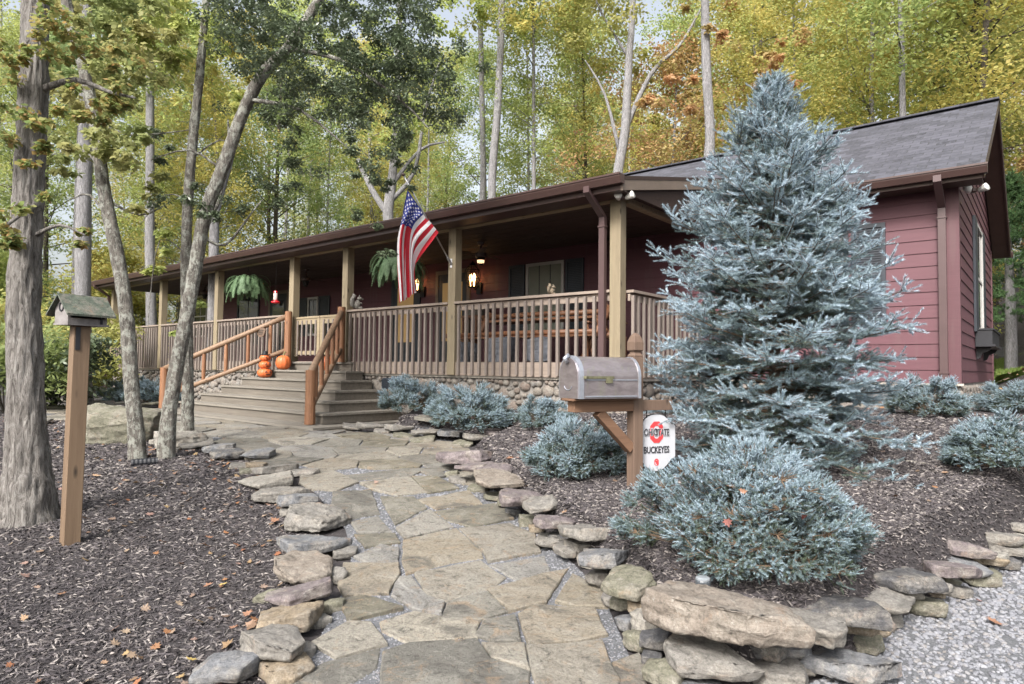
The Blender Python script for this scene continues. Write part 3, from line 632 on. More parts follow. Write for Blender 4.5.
# windows
def window(X0, X1, z0, z1, Y, axis_='x', blind=True, grid=(2, 2), shut=.42, trim=M['white'], shutters=(1, 1)):
    """on the front wall (outward -Y)"""
    yo = Y-.016; t = .06
    fr = MB(); fr.box(X0-t, X0, yo-.03, yo, z0-t, z1+t); fr.box(X1, X1+t, yo-.03, yo, z0-t, z1+t); fr.box(X0, X1, yo-.03, yo, z1, z1+t); fr.box(X0, X1, yo-.045, yo, z0-t, z0)
    wo_ = fr.build('window', trim, house)
    zm = (z0+z1)/2; s = MB(); s.box(X0, X1, yo-.018, yo-.006, zm-.02, zm+.02)
    for g in range(1, grid[0]): x = X0+(X1-X0)*g/grid[0]; s.box(x-.008, x+.008, yo-.016, yo-.006, z0, z1)
    s.build('sash', trim if blind is False else M['shutter'], wo_)
    p = MB(); p.box(X0, X1, yo-.006, yo-.003, z0, z1); p.build('pane', M['glass'] if not blind else M['blind'], wo_)
    if blind:
        q = MB(); z = z0+.01
        while z < z1-.02: q.box(X0+.01, X1-.01, yo-.012, yo-.007, z, z+.026); z += .042
        q.build('blind', M['blind'], wo_)
    for sgn, on in ((-1, shutters[0]), (1, shutters[1])):
        if not on: continue
        a = X0-t-.04-shut if sgn < 0 else X1+t+.04; sh = MB()
        sh.box(a, a+.05, yo-.03, yo, z0-t, z1+t); sh.box(a+shut-.05, a+shut, yo-.03, yo, z0-t, z1+t)
        for zz in (z0-t, zm-.03, z1+t-.06): sh.box(a+.05, a+shut-.05, yo-.03, yo, zz, zz+.06)
        z = z0
        while z < z1: 
            if abs(z-zm) > .05: sh.box(a+.05, a+shut-.05, yo-.02, yo-.004, z, z+.022)
            z += .034
        sh.box(a+.05, a+shut-.05, yo-.005, yo-.001, z0-t, z1+t); sh.build('shutter', M['shutter'], wo_)
window(-3.58, -2.76, 2.25, 3.58, PW, grid=(3, 2)); window(-11.38, -11.0, 2.4, 3.36, PW, blind=False, grid=(2, 2), shut=.5, shutters=(1, 1))
window(-18.3, -17.45, 2.5, 3.82, PW, blind=False, shutters=(0, 0)); window(1.30, 2.30, 2.25, 3.58, PW, blind=False, grid=(3, 2), shut=.44, trim=M['shutter'])
window(-15.3, -14.1, 2.2, 3.6, PW, blind=False, trim=M['shutter'], shutters=(0, 0))
# doors on the porch wall
def door(X0, X1, z1, glow, trim):
    yo = PW-.016; fr = MB(); fr.box(X0-.09, X0, yo-.03, yo, ZD, z1+.09); fr.box(X1, X1+.09, yo-.03, yo, ZD, z1+.09); fr.box(X0, X1, yo-.03, yo, z1, z1+.09); d = fr.build('door', trim, house)
    l = MB(); l.box(X0, X1, yo-.02, yo-.002, ZD+.01, z1-.003); l.build('door_leaf', M['shutter'], d)
    p = MB(); p.box(X0+.14, X1-.14, yo-.026, yo-.021, ZD+.5, z1-.2); p.build('glass_panel', M['roomglow'] if glow else M['glass'], d)
    h = MB(); h.lathe([(.0, 0), (.03, .01), (.03, .05), (0, .06)], 10); o = h.build('handle', M['steel'], d); o.rotation_euler = (pi/2, 0, 0); o.location = (X1-.07, yo-.02, ZD+1.0)
door(-6.2, -5.3, 3.62, True, M['taupe']); door(-7.75, -6.9, 3.62, True, M['shutter']); door(-13.4, -12.5, 3.62, False, M['taupe'])
# side window with shutters edge-on and flower box
sw = MB(); x0 = XR+.016
sw.box(x0, x0+.03, 5.25, 5.31, 2.2, 4.02); sw.box(x0, x0+.03, 6.35, 6.41, 2.2, 4.02); sw.box(x0, x0+.03, 5.31, 6.35, 3.96, 4.02); sw.box(x0, x0+.04, 5.31, 6.35, 2.2, 2.26)
so_ = sw.build('window', M['white'], house); p = MB(); p.box(x0, x0+.006, 5.31, 6.35, 2.26, 3.96); p.build('pane', M['glass'], so_)
p = MB(); p.box(x0+.006, x0+.02, 5.31, 6.35, 3.08, 3.12); p.build('sash', M['white'], so_)
for a in (4.78, 6.45): p = MB(); p.box(x0, x0+.035, a, a+.44, 2.18, 4.04); p.build('shutter', M['shutter'], so_)
fb = MB(); a0, a1, xo = 4.9, 6.75, XR+.02
fb.box(xo, xo+.22, a0, a1, 1.98, 2.20); fb.box(xo-.0, xo+.26, a0-.03, a1+.03, 1.94, 1.978); fb.box(xo, xo+.24, a0-.015, a1+.015, 2.203, 2.23)
for yy in (a0+.15, a1-.2):
    vs = [(xo, yy, 1.94), (xo+.2, yy, 1.94), (xo+.17, yy, 1.88), (xo+.08, yy, 1.84), (xo+.05, yy, 1.76), (xo, yy, 1.74)]; n_ = 6
    fb.add(vs+[(a, b_+.06, c) for a, b_, c in vs], [tuple(range(n_)), tuple(range(2*n_-1, n_-1, -1))]+[(i, i+n_, (i+1) % n_+n_, (i+1) % n_) for i in range(n_)])
fb.build('flower_box', M['black'], house)
# flood lights (parts of the house)
def flood(c, d1):
    b_ = MB(); b_.lathe([(.035, 0), (.05, .015), (.05, .05), (.02, .06)], 12, c=(c[0], c[1], c[2]-.06)); o = b_.build('floodlight', M['brown'], house)
    for s in (-1, 1):
        l = MB(); l.lathe([(.015, 0), (.03, .02), (.055, .11), (.052, .125), (0, .125)], 14); q = l.build('lamp_head', M['whitep'], o, smooth=True)
        q.location = (c[0]+s*.05, c[1], c[2]-.05); q.rotation_euler = (radians(70), 0, radians(s*35)+d1)
flood((3.85, 2.85, 4.02), radians(30)); flood((.18, -.2, 3.86), radians(60))
# ------------------------------------------------------------------ porch steps
st = empty('porch_steps', HW(-7, -1, .49), HROT); tag(st, 'wide weathered grey wooden steps wrapping around three sides up to the porch', 'steps')
def loc(mb, X, Y, z=.49):               # shift house coordinates into the root's frame
    mb.v = [(a-X, b_-Y, c-z) for a, b_, c in mb.v]; return mb
for n_ in range(0, 7):
    z = 1.585-.17*n_; xl = -8.28-.25*n_; xr = -5.78+.28*n_; yf = -.14-.315*n_
    if n_ == 6: xr += .12; yf -= .12; xl -= .25
    mb = MB(); zz0 = z-.17 if n_ < 6 else z-.10
    mb.box(xl+.03, xr-.03, yf+.03, -.045 if n_ else -.04, zz0, z-.034); rs_ = loc(mb, -7, -1).build('step', M['deckwood'], st); mb = MB()
    y = yf; k = 0; ye = min(yf+.46, -.045)
    while y < ye-.02: mb.box(xl+(.0 if y == yf else .0), xr, y, min(y+.136, ye), z-.034, z); y += .142
    if ye < -.05: mb.box(xr-.34, xr, ye+.004, -.045, z-.034, z); mb.box(xl, xl+.34, ye+.004, -.045, z-.034, z)
    loc(mb, -7, -1).build('tread', M['tread'], rs_)
def lograil(name, label, top, bot, zt_, zb__, nbal, rev=False):
    """top,bot: house XY of newels; zt_ floor height at top newel, zb__ at lower"""
    base = HW(bot[0], bot[1], zb__); r = empty(name, base, HROT); tag(r, label, 'handrail', 'log handrails on the porch steps')
    T = Vector((top[0]-bot[0], top[1]-bot[1], zt_-zb__))
    mb = MB(); mb.tube([(T.x, T.y, T.z-.0), (T.x, T.y, T.z+.5), (T.x, T.y, T.z+1.07)], [.078, .074, .075], 14, jit=.03); mb.build('newel_post', M['log'], r, smooth=False)
    mb = MB(); mb.tube([(0, 0, 0), (0, 0, .4), (0, 0, .86)], [.085, .08, .082], 14, jit=.03); mb.build('newel_post', M['log'], r)
    a = Vector((0, 0, .83)); b_ = Vector((T.x, T.y, T.z+.98)); mb = MB(); mb.tube([a.lerp(b_, t) for t in (0, .25, .5, .75, 1)], [.058, .055, .057, .054, .056], 12, jit=.03); mb.build('top_rail', M['railtop'], r, smooth=True)
    c = Vector((0, 0, .24)); d = Vector((T.x, T.y, T.z+.26)); mb = MB(); mb.tube([c.lerp(d, t) for t in (0, .33, .66, 1)], .048, 12, jit=.03); mb.build('bottom_rail', M['railtop'], r, smooth=True)
    for k in range(nbal):
        t = (k+.8)/(nbal+.6); p, q = c.lerp(d, t), a.lerp(b_, t); mb = MB(); mb.tube([p, p.lerp(q, .5), q], [.036, .042, .036], 10, jit=.04); mb.build('spindle', M['log'], r)
lograil('log_handrail', 'stained cedar log handrail on the left side of the steps, with a plaque below', (-7.86, -.22), (-9.9, -1.86), 1.585, .575, 5)
lograil('log_handrail', 'stained cedar log handrail on the right side of the steps, nearest the camera', (-6.0, -.22), (-4.50, -1.86), 1.585, .575, 5)
# plaque
pq = empty('wooden_plaque', HW(-8.25, -.62, 2.2), HROT); tag(pq, 'small carved oval wooden plaque hanging under the left log handrail', 'plaque')
mb = MB(); pr = [(.16*cos(t)*(1+.12*sin(3*t)), .0, .11*sin(t)*(1+.1*cos(2*t))) for t in [2*pi*k/20 for k in range(20)]]
mb.add(pr+[(a, .03, c) for a, b_, c in pr], [tuple(range(20)), tuple(range(39, 19, -1))]+[(i, i+20, (i+1) % 20+20, (i+1) % 20) for i in range(20)]); mb.build('board', M['mailwood'], pq)
mb = MB()
for k in range(3): mb.box(-.10+k*.01, .10-k*.015, -.008, .0, .03-k*.035, .042-k*.035)
mb.build('carving', M['bark_dark'], pq)
# gate
gt = empty('porch_gate', HW(-7.05, .0, ZD), HROT); tag(gt, 'pale unpainted wooden double gate with square pickets at the top of the steps', 'gate')
for a, b_ in ((-.86, .06), (.08, .82)):
    mb = MB(); mb.box(a, b_, -.05, .05, .90, .94); mb.box(a, b_, -.035, -.002, .78, .90); mb.box(a, b_, -.035, -.002, .14, .22); mb.box(a, a+.09, -.04, .03, .10, .895); mb.box(b_-.09, b_, -.04, .03, .10, .895); gl = mb.build('gate_leaf', M['beam'], gt)
    n_ = int((b_-a-.2)/.13)
    for k in range(n_): x = a+.13+k*(b_-a-.26)/(max(1, n_-1)); mb = MB(); mb.box(x-.02, x+.02, -.055, -.036, .12, .86); mb.build('picket', M['baluster'], gl)
# ------------------------------------------------------------------ field stones
def rock_mesh(name, w, d, t, seed, rough=1.0):
    """broken fieldstone slab: uneven many sided outline, split bedded sides, nearly flat faces"""
    rs = np.random.RandomState(seed); bm = bmesh.new(); n = rs.randint(6, 9)
    ang = np.sort((np.arange(n)+rs.uniform(-.33, .33, n))*2*pi/n)+rs.uniform(0, 6); rr = rs.uniform(.78, 1.08, n)
    ex = rs.uniform(.72, .9)
    tx, ty = rs.uniform(-.16, .16, 2); sk = rs.uniform(-.12, .12, 2)
    for a, r in zip(ang, rr):
        cx = abs(cos(a))**ex*(1 if cos(a) > 0 else -1)*r*w/2; cy = abs(sin(a))**ex*(1 if sin(a) > 0 else -1)*r*d/2
        f1, f2 = rs.uniform(.78, 1.0), rs.uniform(.74, 1.0)
        zt = (1+rs.uniform(-.22, .06))*t/2; zb_ = -(1+rs.uniform(-.25, .05))*t/2; zm = rs.uniform(-.3, .45)*t/2
        bm.verts.new((cx*f1+sk[0]*zt, cy*f1+sk[1]*zt, zt+cx*tx+cy*ty)); bm.verts.new((cx*f2, cy*f2, zb_)); bm.verts.new((cx*max(f1, f2)*1.02, cy*max(f1, f2)*1.02, zm))
    for k in range(2): bm.verts.new((rs.uniform(-.22, .22)*w, rs.uniform(-.22, .22)*d, t*rs.uniform(.48, .60)))
    bmesh.ops.convex_hull(bm, input=bm.verts)
    for v in [v for v in bm.verts if not v.link_faces]: bm.verts.remove(v)
    bmesh.ops.dissolve_limit(bm, angle_limit=radians(6), verts=bm.verts, edges=bm.edges)
    bmesh.ops.bevel(bm, geom=list(bm.edges), offset=min(t*.05, .006), segments=1, affect='EDGES', clamp_overlap=True)
    bmesh.ops.triangulate(bm, faces=bm.faces)
    for it in range(5):
        ed = [e for e in bm.edges if e.calc_length() > max(.022, w*.045)]
        if not ed: break
        bmesh.ops.subdivide_edges(bm, edges=ed, cuts=1); bmesh.ops.triangulate(bm, faces=[f for f in bm.faces if len(f.verts) > 3])
    bm.normal_update(); off = Vector((seed*1.7, seed*.9, 0)); am = rough*min(.022, t*.16)
    for v in bm.verts:
        p = v.co+off; hz = 1-abs(v.normal.z)
        k = noise.noise(p*5)*am*.7+noise.noise(p*16)*am*.55+noise.noise(p*42)*am*.4
        if hz > .4: k += noise.noise(Vector((p.x*3, p.y*3, p.z*30)))*am*.65*hz
        else:   # thin bedding layers flaking off the top
            q = noise.noise(Vector((p.x*6, p.y*6, 4.5)))*2.2; k += (math.floor(q*2)/2-q*.3)*am*.35
        v.co += v.normal*k
    me = bpy.data.meshes.new(name); bm.to_mesh(me); bm.free()
    me.polygons.foreach_set('use_smooth', [True]*len(me.polygons)); return me
ORD = ['first','second','third','fourth','fifth','sixth','seventh','eighth','ninth','tenth','eleventh','twelfth','thirteenth','fourteenth','fifteenth','sixteenth','seventeenth','eighteenth','nineteenth','twentieth','twenty-first','twenty-second','twenty-third','twenty-fourth','twenty-fifth','twenty-sixth','twenty-seventh','twenty-eighth','twenty-ninth','thirtieth']
LOOK = {'grey': 'weathered grey', 'slate': 'blue grey', 'tan': 'ochre tan', 'pink': 'pinkish brown', 'mauve': 'mauve brown', 'olive': 'mossy olive', 'dark': 'dark charcoal', 'pale': 'pale cream grey'}
SEED = [100]
def stone(px, py, wpx, hpx, col, lay, label, group, rz=None, t=None, tilt=0, dmul=1.0):
    # ground distance under the pixel, then the height of the layer it lies in
    z = .3
    for k in range(14):
        p = PZ(px, py, min(z, 1.42)); p.y = max(p.y, 1.5)
        gz = zb(p.y); zc = gz+lay*.9; z = .5*z+.5*zc
    p = PZ(px, py, z); sc = F/p.y; w = wpx/sc; ang = atan2(EYE-z, p.length if p.length > 0 else 1)
    dist = sqrt(p.x**2+p.y**2); ang = atan2(EYE-z, dist)
    t = t or min(.15, max(.055, .40*hpx/sc)); d = (hpx/sc-t*cos(ang))/max(sin(ang), .12); d = max(.5*w, min(1.15*w, d))*dmul
    SEED[0] += 1; me = rock_mesh('edging_stone', w*1.2, d*1.15, t, SEED[0]); o = link('edging_stone', me, M['st_'+col])
    o.location = (p.x, p.y, z); a = atan2(-p.x, p.y)
    o.rotation_euler = (random.uniform(-.06, .06)+tilt, random.uniform(-.06, .06), a+(rz if rz is not None else random.uniform(-.12, .12)))
    tag(o, label, 'stone', group); return o
ROWS = {
 'left edging of the stone walk': [  # near -> far
  (226,668,66,32,'slate',.05,0),(279,645,56,44,'grey',.10,.5),(284,668,50,36,'tan',.03,.5),(288,618,72,36,'tan',.07,.2),(303,592,58,26,'mauve',.10,.1),(305,570,62,38,'pink',.08,.1),
  (334,606,24,16,'olive',.03,0),(337,577,20,26,'grey',.04,0),(346,553,24,20,'grey',.03,0),(312,543,66,24,'slate',.09,.05),(316,518,58,42,'grey',.07,0),(291,512,24,18,'grey',.03,0),(300,499,42,17,'slate',.10,.1),(281,494,50,24,'grey',.06,0),
  (270,480,52,14,'pale',.06,0),(302,472,34,13,'grey',.03,0),(275,469,38,14,'grey',.05,0),(257,465,22,11,'tan',.04,0),(246,472,14,9,'olive',.02,0),(259,454,34,15,'slate',.08,.1),(240,466,20,9,'grey',.02,0),(229,455,32,19,'dark',.06,.3),(218,448,32,16,'slate',.07,.1),(197,444,32,13,'grey',.06,0),(172,450,16,12,'grey',.04,0),(160,441,18,9,'pale',.04,0)],
 'low row behind the landing, right of the steps': [ # right -> left
  (518,437,18,9,'grey',.08,0),(500,434,30,11,'mauve',.14,0),(498,443,26,7,'olive',.04,0),(475,436,24,12,'grey',.12,0),(463,444,22,6,'olive',.03,0),(452,433,26,15,'slate',.12,0),(426,432,32,11,'grey',.12,0),(424,440,26,7,'olive',.04,0),(399,427,30,11,'grey',.12,0),(403,436,22,8,'olive',.04,0),(383,431,18,8,'grey',.06,0),(374,426,30,9,'grey',.12,0),(352,427,20,8,'grey',.08,0)],
 'right wall beside the stone walk': [ # far -> near
  (470,457,64,24,'mauve',.16,-.1),(510,451,28,11,'mauve',.18,0),(451,474,14,7,'olive',.04,0),(476,467,36,14,'mauve',.20,-.1),(460,481,20,9,'grey',.03,0),(494,470,42,12,'mauve',.22,-.1),(497,479,50,17,'pink',.20,-.1),(478,489,22,9,'olive',.03,0),(495,496,24,12,'olive',.04,0),
  (521,497,46,22,'mauve',.19,.1),(543,505,36,18,'grey',.22,.1),(528,520,22,20,'olive',.05,0),(553,522,46,18,'mauve',.20,0),(589,531,62,25,'grey',.24,-.2),(548,541,26,20,'grey',.07,0),(568,551,28,20,'grey',.08,0),(603,557,48,26,'slate',.24,-.5),(598,577,24,28,'grey',.09,0),(631,583,50,38,'olive',.25,-.2),(612,600,22,24,'grey',.06,0),(643,622,28,42,'pale',.12,-.5),(636,640,20,40,'olive',.06,-.9),(652,660,22,20,'dark',.03,0)],
 'stacked front corner of the bed': [
  (718,612,150,66,'pink',.34,-.08),(712,662,98,40,'grey',.14,-.1),(664,674,40,38,'olive',.08,0),(776,674,56,42,'grey',.08,.1),(814,628,62,52,'grey',.24,-.1),(835,608,94,30,'dark',.26,-.15),(842,662,90,34,'slate',.08,.15),(762,643,46,30,'dark',.13,0),(690,690,80,40,'slate',.03,0)],
 'right wall beside the gravel drive': [ # near -> far
  (872,599,72,28,'grey',.17,-.1),(898,577,68,32,'dark',.22,.1),(922,604,36,30,'olive',.06,.1),(868,644,34,20,'olive',.05,0),(873,628,30,16,'tan',.10,0),(950,569,48,26,'mauve',.20,.3),(933,592,24,12,'tan',.06,0),(953,590,28,18,'grey',.04,0),(965,549,50,24,'mauve',.20,.1),(980,577,38,26,'olive',.05,.3),(991,556,30,22,'pale',.12,0),(994,537,58,16,'grey',.18,.1),(1014,548,44,22,'olive',.10,0),(1010,526,40,10,'grey',.18,0),(1018,515,34,9,'grey',.20,0),(1040,530,40,22,'grey',.12,0)],
 'low inner terrace by the house corner': [
  (920,470,52,26,'pale',.44,0),(948,462,34,20,'pale',.44,0),(915,449,40,17,'pale',.50,0),(944,446,38,18,'grey',.50,0),(908,432,32,8,'tan',.54,0),(937,430,36,11,'grey',.54,0),(965,428,30,8,'grey',.54,0),(986,430,26,9,'pale',.54,0)],
}
NOTE = {
 'left edging of the stone walk': 'from the camera', 'low row behind the landing, right of the steps': 'from the right', 'right wall beside the stone walk': 'from the far end',
 'stacked front corner of the bed': 'from the top', 'right wall beside the gravel drive': 'from the camera', 'low inner terrace by the house corner': 'from the camera'}
SH = {'left edging of the stone walk': 'left edging of the walk', 'low row behind the landing, right of the steps': 'low row right of the steps', 'right wall beside the stone walk': 'wall right of the walk',
 'stacked front corner of the bed': 'front corner stack', 'right wall beside the gravel drive': 'wall beside the gravel drive', 'low inner terrace by the house corner': 'terrace by the house corner'}
for row, L in ROWS.items():
    for i, (px, py, w_, h_, c_, lay, rz) in enumerate(L):
        size = 'large' if w_*h_ > 1400 else ('small' if w_*h_ < 260 else 'flat')
        lab = '%s %s stone, %s in the %s, %s' % (size, LOOK[c_], ORD[i], SH[row], NOTE[row])
        if len(lab.split()) > 16: lab = '%s stone, %s in the %s, %s' % (LOOK[c_], ORD[i], SH[row], NOTE[row])
        if row.startswith('stacked') and i == 0: lab = 'big flat pinkish capstone on top of the front corner stack, below the globe spruce'
        stone(px, py, w_, h_, c_, lay, lab, 'stones of the '+SH[row], rz, t=(.13 if i == 0 and row.startswith('stacked') else None))
FILL = [(486,484,20,9,.05),(506,503,20,9,.08),(512,512,16,9,.04),(537,529,18,10,.05),(560,538,26,12,.08),(582,546,30,14,.12),(590,562,24,14,.07),(607,584,22,16,.05),(622,603,24,18,.10),(626,622,20,18,.05),(640,606,26,16,.16),(655,640,30,20,.10),
 (882,618,34,20,.05),(905,592,34,14,.14),(928,584,38,15,.12),(945,580,30,14,.06),(966,566,38,16,.13),(984,560,34,14,.12),(1002,562,34,16,.05),(1004,549,34,13,.12),(1022,540,34,13,.12),(800,664,40,24,.06),(745,668,40,26,.05),(790,650,36,18,.12),(856,626,40,18,.16),
 (262,646,30,18,.02),(300,652,28,20,.02),(318,622,24,16,.02),(318,588,24,16,.02),(268,598,26,14,.02)]
for i, (px, py, w_, h_, lay) in enumerate(FILL):
    c_ = ('grey', 'olive', 'slate', 'tan', 'dark', 'grey', 'pale')[i % 7]; wh = 'wall right of the walk' if i < 12 else ('wall beside the gravel drive' if i < 25 else 'left edging of the walk')
    k_ = i if i < 12 else (i-12 if i < 25 else i-25)
    stone(px, py, w_, h_, c_, lay, 'small %s chinking stone, %s wedged low in the %s' % (LOOK[c_], ORD[k_], wh), 'small chinking stones')
# row of stones left of the landing
for i, (px, py, w_, h_) in enumerate([(100,404,30,7),(126,403,26,6),(150,404,26,7),(172,403,20,6),(70,400,24,8),(52,407,26,8),(90,412,22,6),(40,420,22,8),(66,392,22,10)]):
    stone(px, py, w_, h_, ('grey','pale','olive')[i % 3], .08, '%s %s stone, %s in the far left row near the porch end' % ('small', LOOK[('grey','pale','olive')[i % 3]], ORD[i]), 'stones of the far left row')
me = rock_mesh('boulder', 1.30, .95, .50, 55, 1.3); bo = link('boulder', me, M['st_olive']); p = PG(101, 446); bo.location = (p.x-.05, p.y+.45, p.z+.20); bo.rotation_euler = (0, 0, .25); tag(bo, 'large flat topped mossy boulder behind the birdhouse post', 'boulder')
me = rock_mesh('boulder', .8, .5, .25, 58, 1.3); bo = link('boulder', me, M['st_pale']); p = PG(160, 452); bo.location = (p.x+.1, p.y+.35, p.z+.08); tag(bo, 'pale lichen boulder between the two thin leaning tree trunks', 'boulder')
# ------------------------------------------------------------------ loose ground cover
def scatter_in(poly, n, excl=()):
    xs = [p[0] for p in poly]; ys = [p[1] for p in poly]; x = RNG.uniform(min(xs), max(xs), n); y = RNG.uniform(min(ys), max(ys), n); k = inpoly(x, y, poly)
    for e in excl: k &= ~inpoly(x, y, e)
    return x[k], y[k]
def infront(x, y, margin=60):            # only what the photo could plausibly see from nearby
    return (y > 1.6) & (np.abs(x) < y*.95+.8)
LEFT = [(-9, 1.5)]+[(-.9, 1.5)]+[tuple(PG(a, b)[:2]) for a, b in [(262,684),(290,640),(318,600),(325,560),(318,530),(305,500),(280,475),(250,455),(200,440),(150,432),(90,424),(30,416)]]+[(-14, 12), (-20, 9)]
chip_t = np.array([(-.5,-.5,0),(.5,-.35,.15),(.45,.4,0),(-.4,.5,.25),(0,0,.9)]); chip_f = np.array([(0,1,4),(1,2,4),(2,3,4),(3,0,4)])
def chips(name, poly, n, label, smin, smax, mat=M['chips'], excl=()):
    x, y = scatter_in(poly, n, excl); k = infront(x, y); x, y = x[k], y[k]
    # nearer ground shows single chips, so keep more of them there
    k = RNG.uniform(0, 1, len(x)) < np.clip(9/(y*y)+.15, 0, 1); x, y = x[k], y[k]; n = len(x)
    P = np.stack([x, y, hgt(x, y)+.004], 1); far_ = np.clip(y/4, 1, 2.6); L = RNG.uniform(smin, smax, n)*far_
    S = np.stack([L, L*RNG.uniform(.10, .26, n), L*RNG.uniform(.08, .25, n)], 1); vv, ff = instance_shapes(chip_t, chip_f, P, randrot(n, .55), S)
    o = npmesh(name, vv, ff, mat); tag(o, label, 'mulch', kind='stuff'); return o
chips('mulch_chips', LEFT, 900000, 'dark shredded bark mulch on the left of the walk', .014, .05)
NB = [(-2.5, 10.5), (-2.5, 5), (0, 2.5), (2, 2.2), (6.5, 3.2), (8, 7.5), (4.8, 8.2), (1.5, 9)]
x, y = scatter_in(NB, 900000); k = inpoly(x, y, BED) & infront(x, y) & (RNG.uniform(0, 1, len(x)) < np.clip(14/(y*y)+.12, 0, 1)); x, y = x[k], y[k]; n = len(x)
L = RNG.uniform(.014, .05, n)*np.clip(y/4, 1, 2.2); P = np.stack([x, y, hgt(x, y)+.004], 1); vv, ff = instance_shapes(chip_t, chip_f, P, randrot(n, .6), np.stack([L, L*RNG.uniform(.10, .26, n), L*RNG.uniform(.1, .3, n)], 1))
tag(npmesh('mulch_chips', vv, ff, M['chips']), 'dark shredded bark mulch in the raised right bed', 'mulch', kind='stuff')
def pebbles(name, poly, n, label, s0, s1, excl=(), tmpl=ICO1, dens=None):
    x, y = scatter_in(poly, n, excl); k = infront(x, y); x, y = x[k], y[k]
    if dens: k = RNG.uniform(0, 1, len(x)) < np.clip((dens/y)**2, .03, 1); x, y = x[k], y[k]
    n = len(x); s = RNG.uniform(s0, s1, n)*np.clip(y/3.2, 1, 2.2); P = np.stack([x, y, hgt(x, y)+.012+s*.15], 1)
    S = np.stack([s, s*RNG.uniform(.6, .95, n), s*RNG.uniform(.4, .7, n)], 1); vv, ff = instance_shapes(tmpl[0]*(1+RNG.normal(0, .14, tmpl[0].shape)), tmpl[1], P, randrot(n, .5), S)
    o = npmesh(name, vv, ff, M['pebble']); tag(o, label, 'gravel', kind='stuff'); return o
pebbles('gravel_stones', DRIVE, 75000, 'loose grey gravel on the drive at the lower right', .008, .0165, dens=3.6)
octa = (np.array([(1,0,0),(-1,0,0),(0,1,0),(0,-1,0),(0,0,1),(0,0,-1)], float), np.array([(0,2,4),(2,1,4),(1,3,4),(3,0,4),(2,0,5),(1,2,5),(3,1,5),(0,3,5)]))
pebbles('walk_gravel', PATH, 420000, 'fine pale gravel in the joints of the stone walk', .0035, .0085, excl=done, tmpl=octa, dens=3.3)
# fallen leaves
def leaf_template():
    a = [0, .5, .8, 1.15, 1.57, 2.0, 2.35, 2.65, 3.14]; r = [1, .55, .85, .5, .9, .5, .75, .4, .35]
    pts = [(r[i]*cos(a[i]), r[i]*sin(a[i])) for i in range(9)]+[(r[i]*cos(a[i]), -r[i]*sin(a[i])) for i in range(7, 0, -1)]
    return pts
LT = leaf_template(); nL = len(LT)
lt_v = np.array([(x, y, .18*(x*x+y*y)-.1*abs(y)) for x, y in LT]+[(0, 0, 0)]); lt_f = np.array([(i, (i+1) % nL, nL) for i in range(nL)])
def litter(name, x, y, s0, s1, label, lift=.012):
    n = len(x); s = RNG.uniform(s0, s1, n); P = np.stack([x, y, hgt(x, y)+lift+s*.15], 1); S = np.stack([s, s*RNG.uniform(.6, 1, n), s*RNG.uniform(.3, 1.6, n)], 1)
    vv, ff = instance_shapes(lt_v, lt_f, P, randrot(n, .5), S); o = npmesh(name, vv, ff, M['litter']); tag(o, label, 'leaves', kind='stuff'); return o
x, y = scatter_in(LEFT, 16000); k = infront(x, y) & (RNG.uniform(0, 1, len(x)) < np.clip(1.4-1.1*pdist(x, y, PATH), .28, 1)*.75); litter('fallen_leaves', x[k], y[k], .02, .045, 'scattered autumn leaves on the left mulch')
x, y = scatter_in(BED, 9000); k = infront(x, y) & (RNG.uniform(0, 1, len(x)) < .3); litter('fallen_leaves', x[k], y[k], .02, .042, 'scattered autumn leaves on the right bed')
x, y = scatter_in(PATH, 500); k = infront(x, y) & (RNG.uniform(0, 1, len(x)) < .08); litter('fallen_leaves', x[k], y[k], .018, .035, 'few small leaves on the stone walk', .05)
HILL = [(5.2, 10.5), (10, 9), (24, 10), (40, 26), (40, 60), (-6, 60), (5, 22)]
x, y = scatter_in(HILL, 26000); litter('hill_leaves', x, y, .05, .11, 'brown leaf litter on the slope behind the house')
WOODS = [(-60, 60), (-60, 12), (-26, 10), (-16, 16), (-22, 26), (-8, 40), (-6, 60)]
x, y = scatter_in(WOODS, 26000); litter('hill_leaves', x, y, .07, .15, 'brown leaf litter on the forest floor at the left')
def single_leaf(px, py, s, mat, label, dz=.03, rz=0):
    p = PG(px, py)
    if bool(inpoly(p.x, p.y, BED)):
        z = .5
        for _ in range(10): p = PZ(px, py, z); z = .5*z+.5*HZ(p.x, p.y)
    me = bpy.data.meshes.new('fallen_leaf'); me.from_pydata([tuple(v*s) for v in lt_v], [], [tuple(f) for f in lt_f.tolist()]); o = link('fallen_leaf', me, mat)
    o.location = (p.x, p.y, HZ(p.x, p.y)+dz); o.rotation_euler = (random.uniform(-.3, .3), random.uniform(-.3, .3), rz); tag(o, label, 'leaf', 'fallen leaves lying singly')
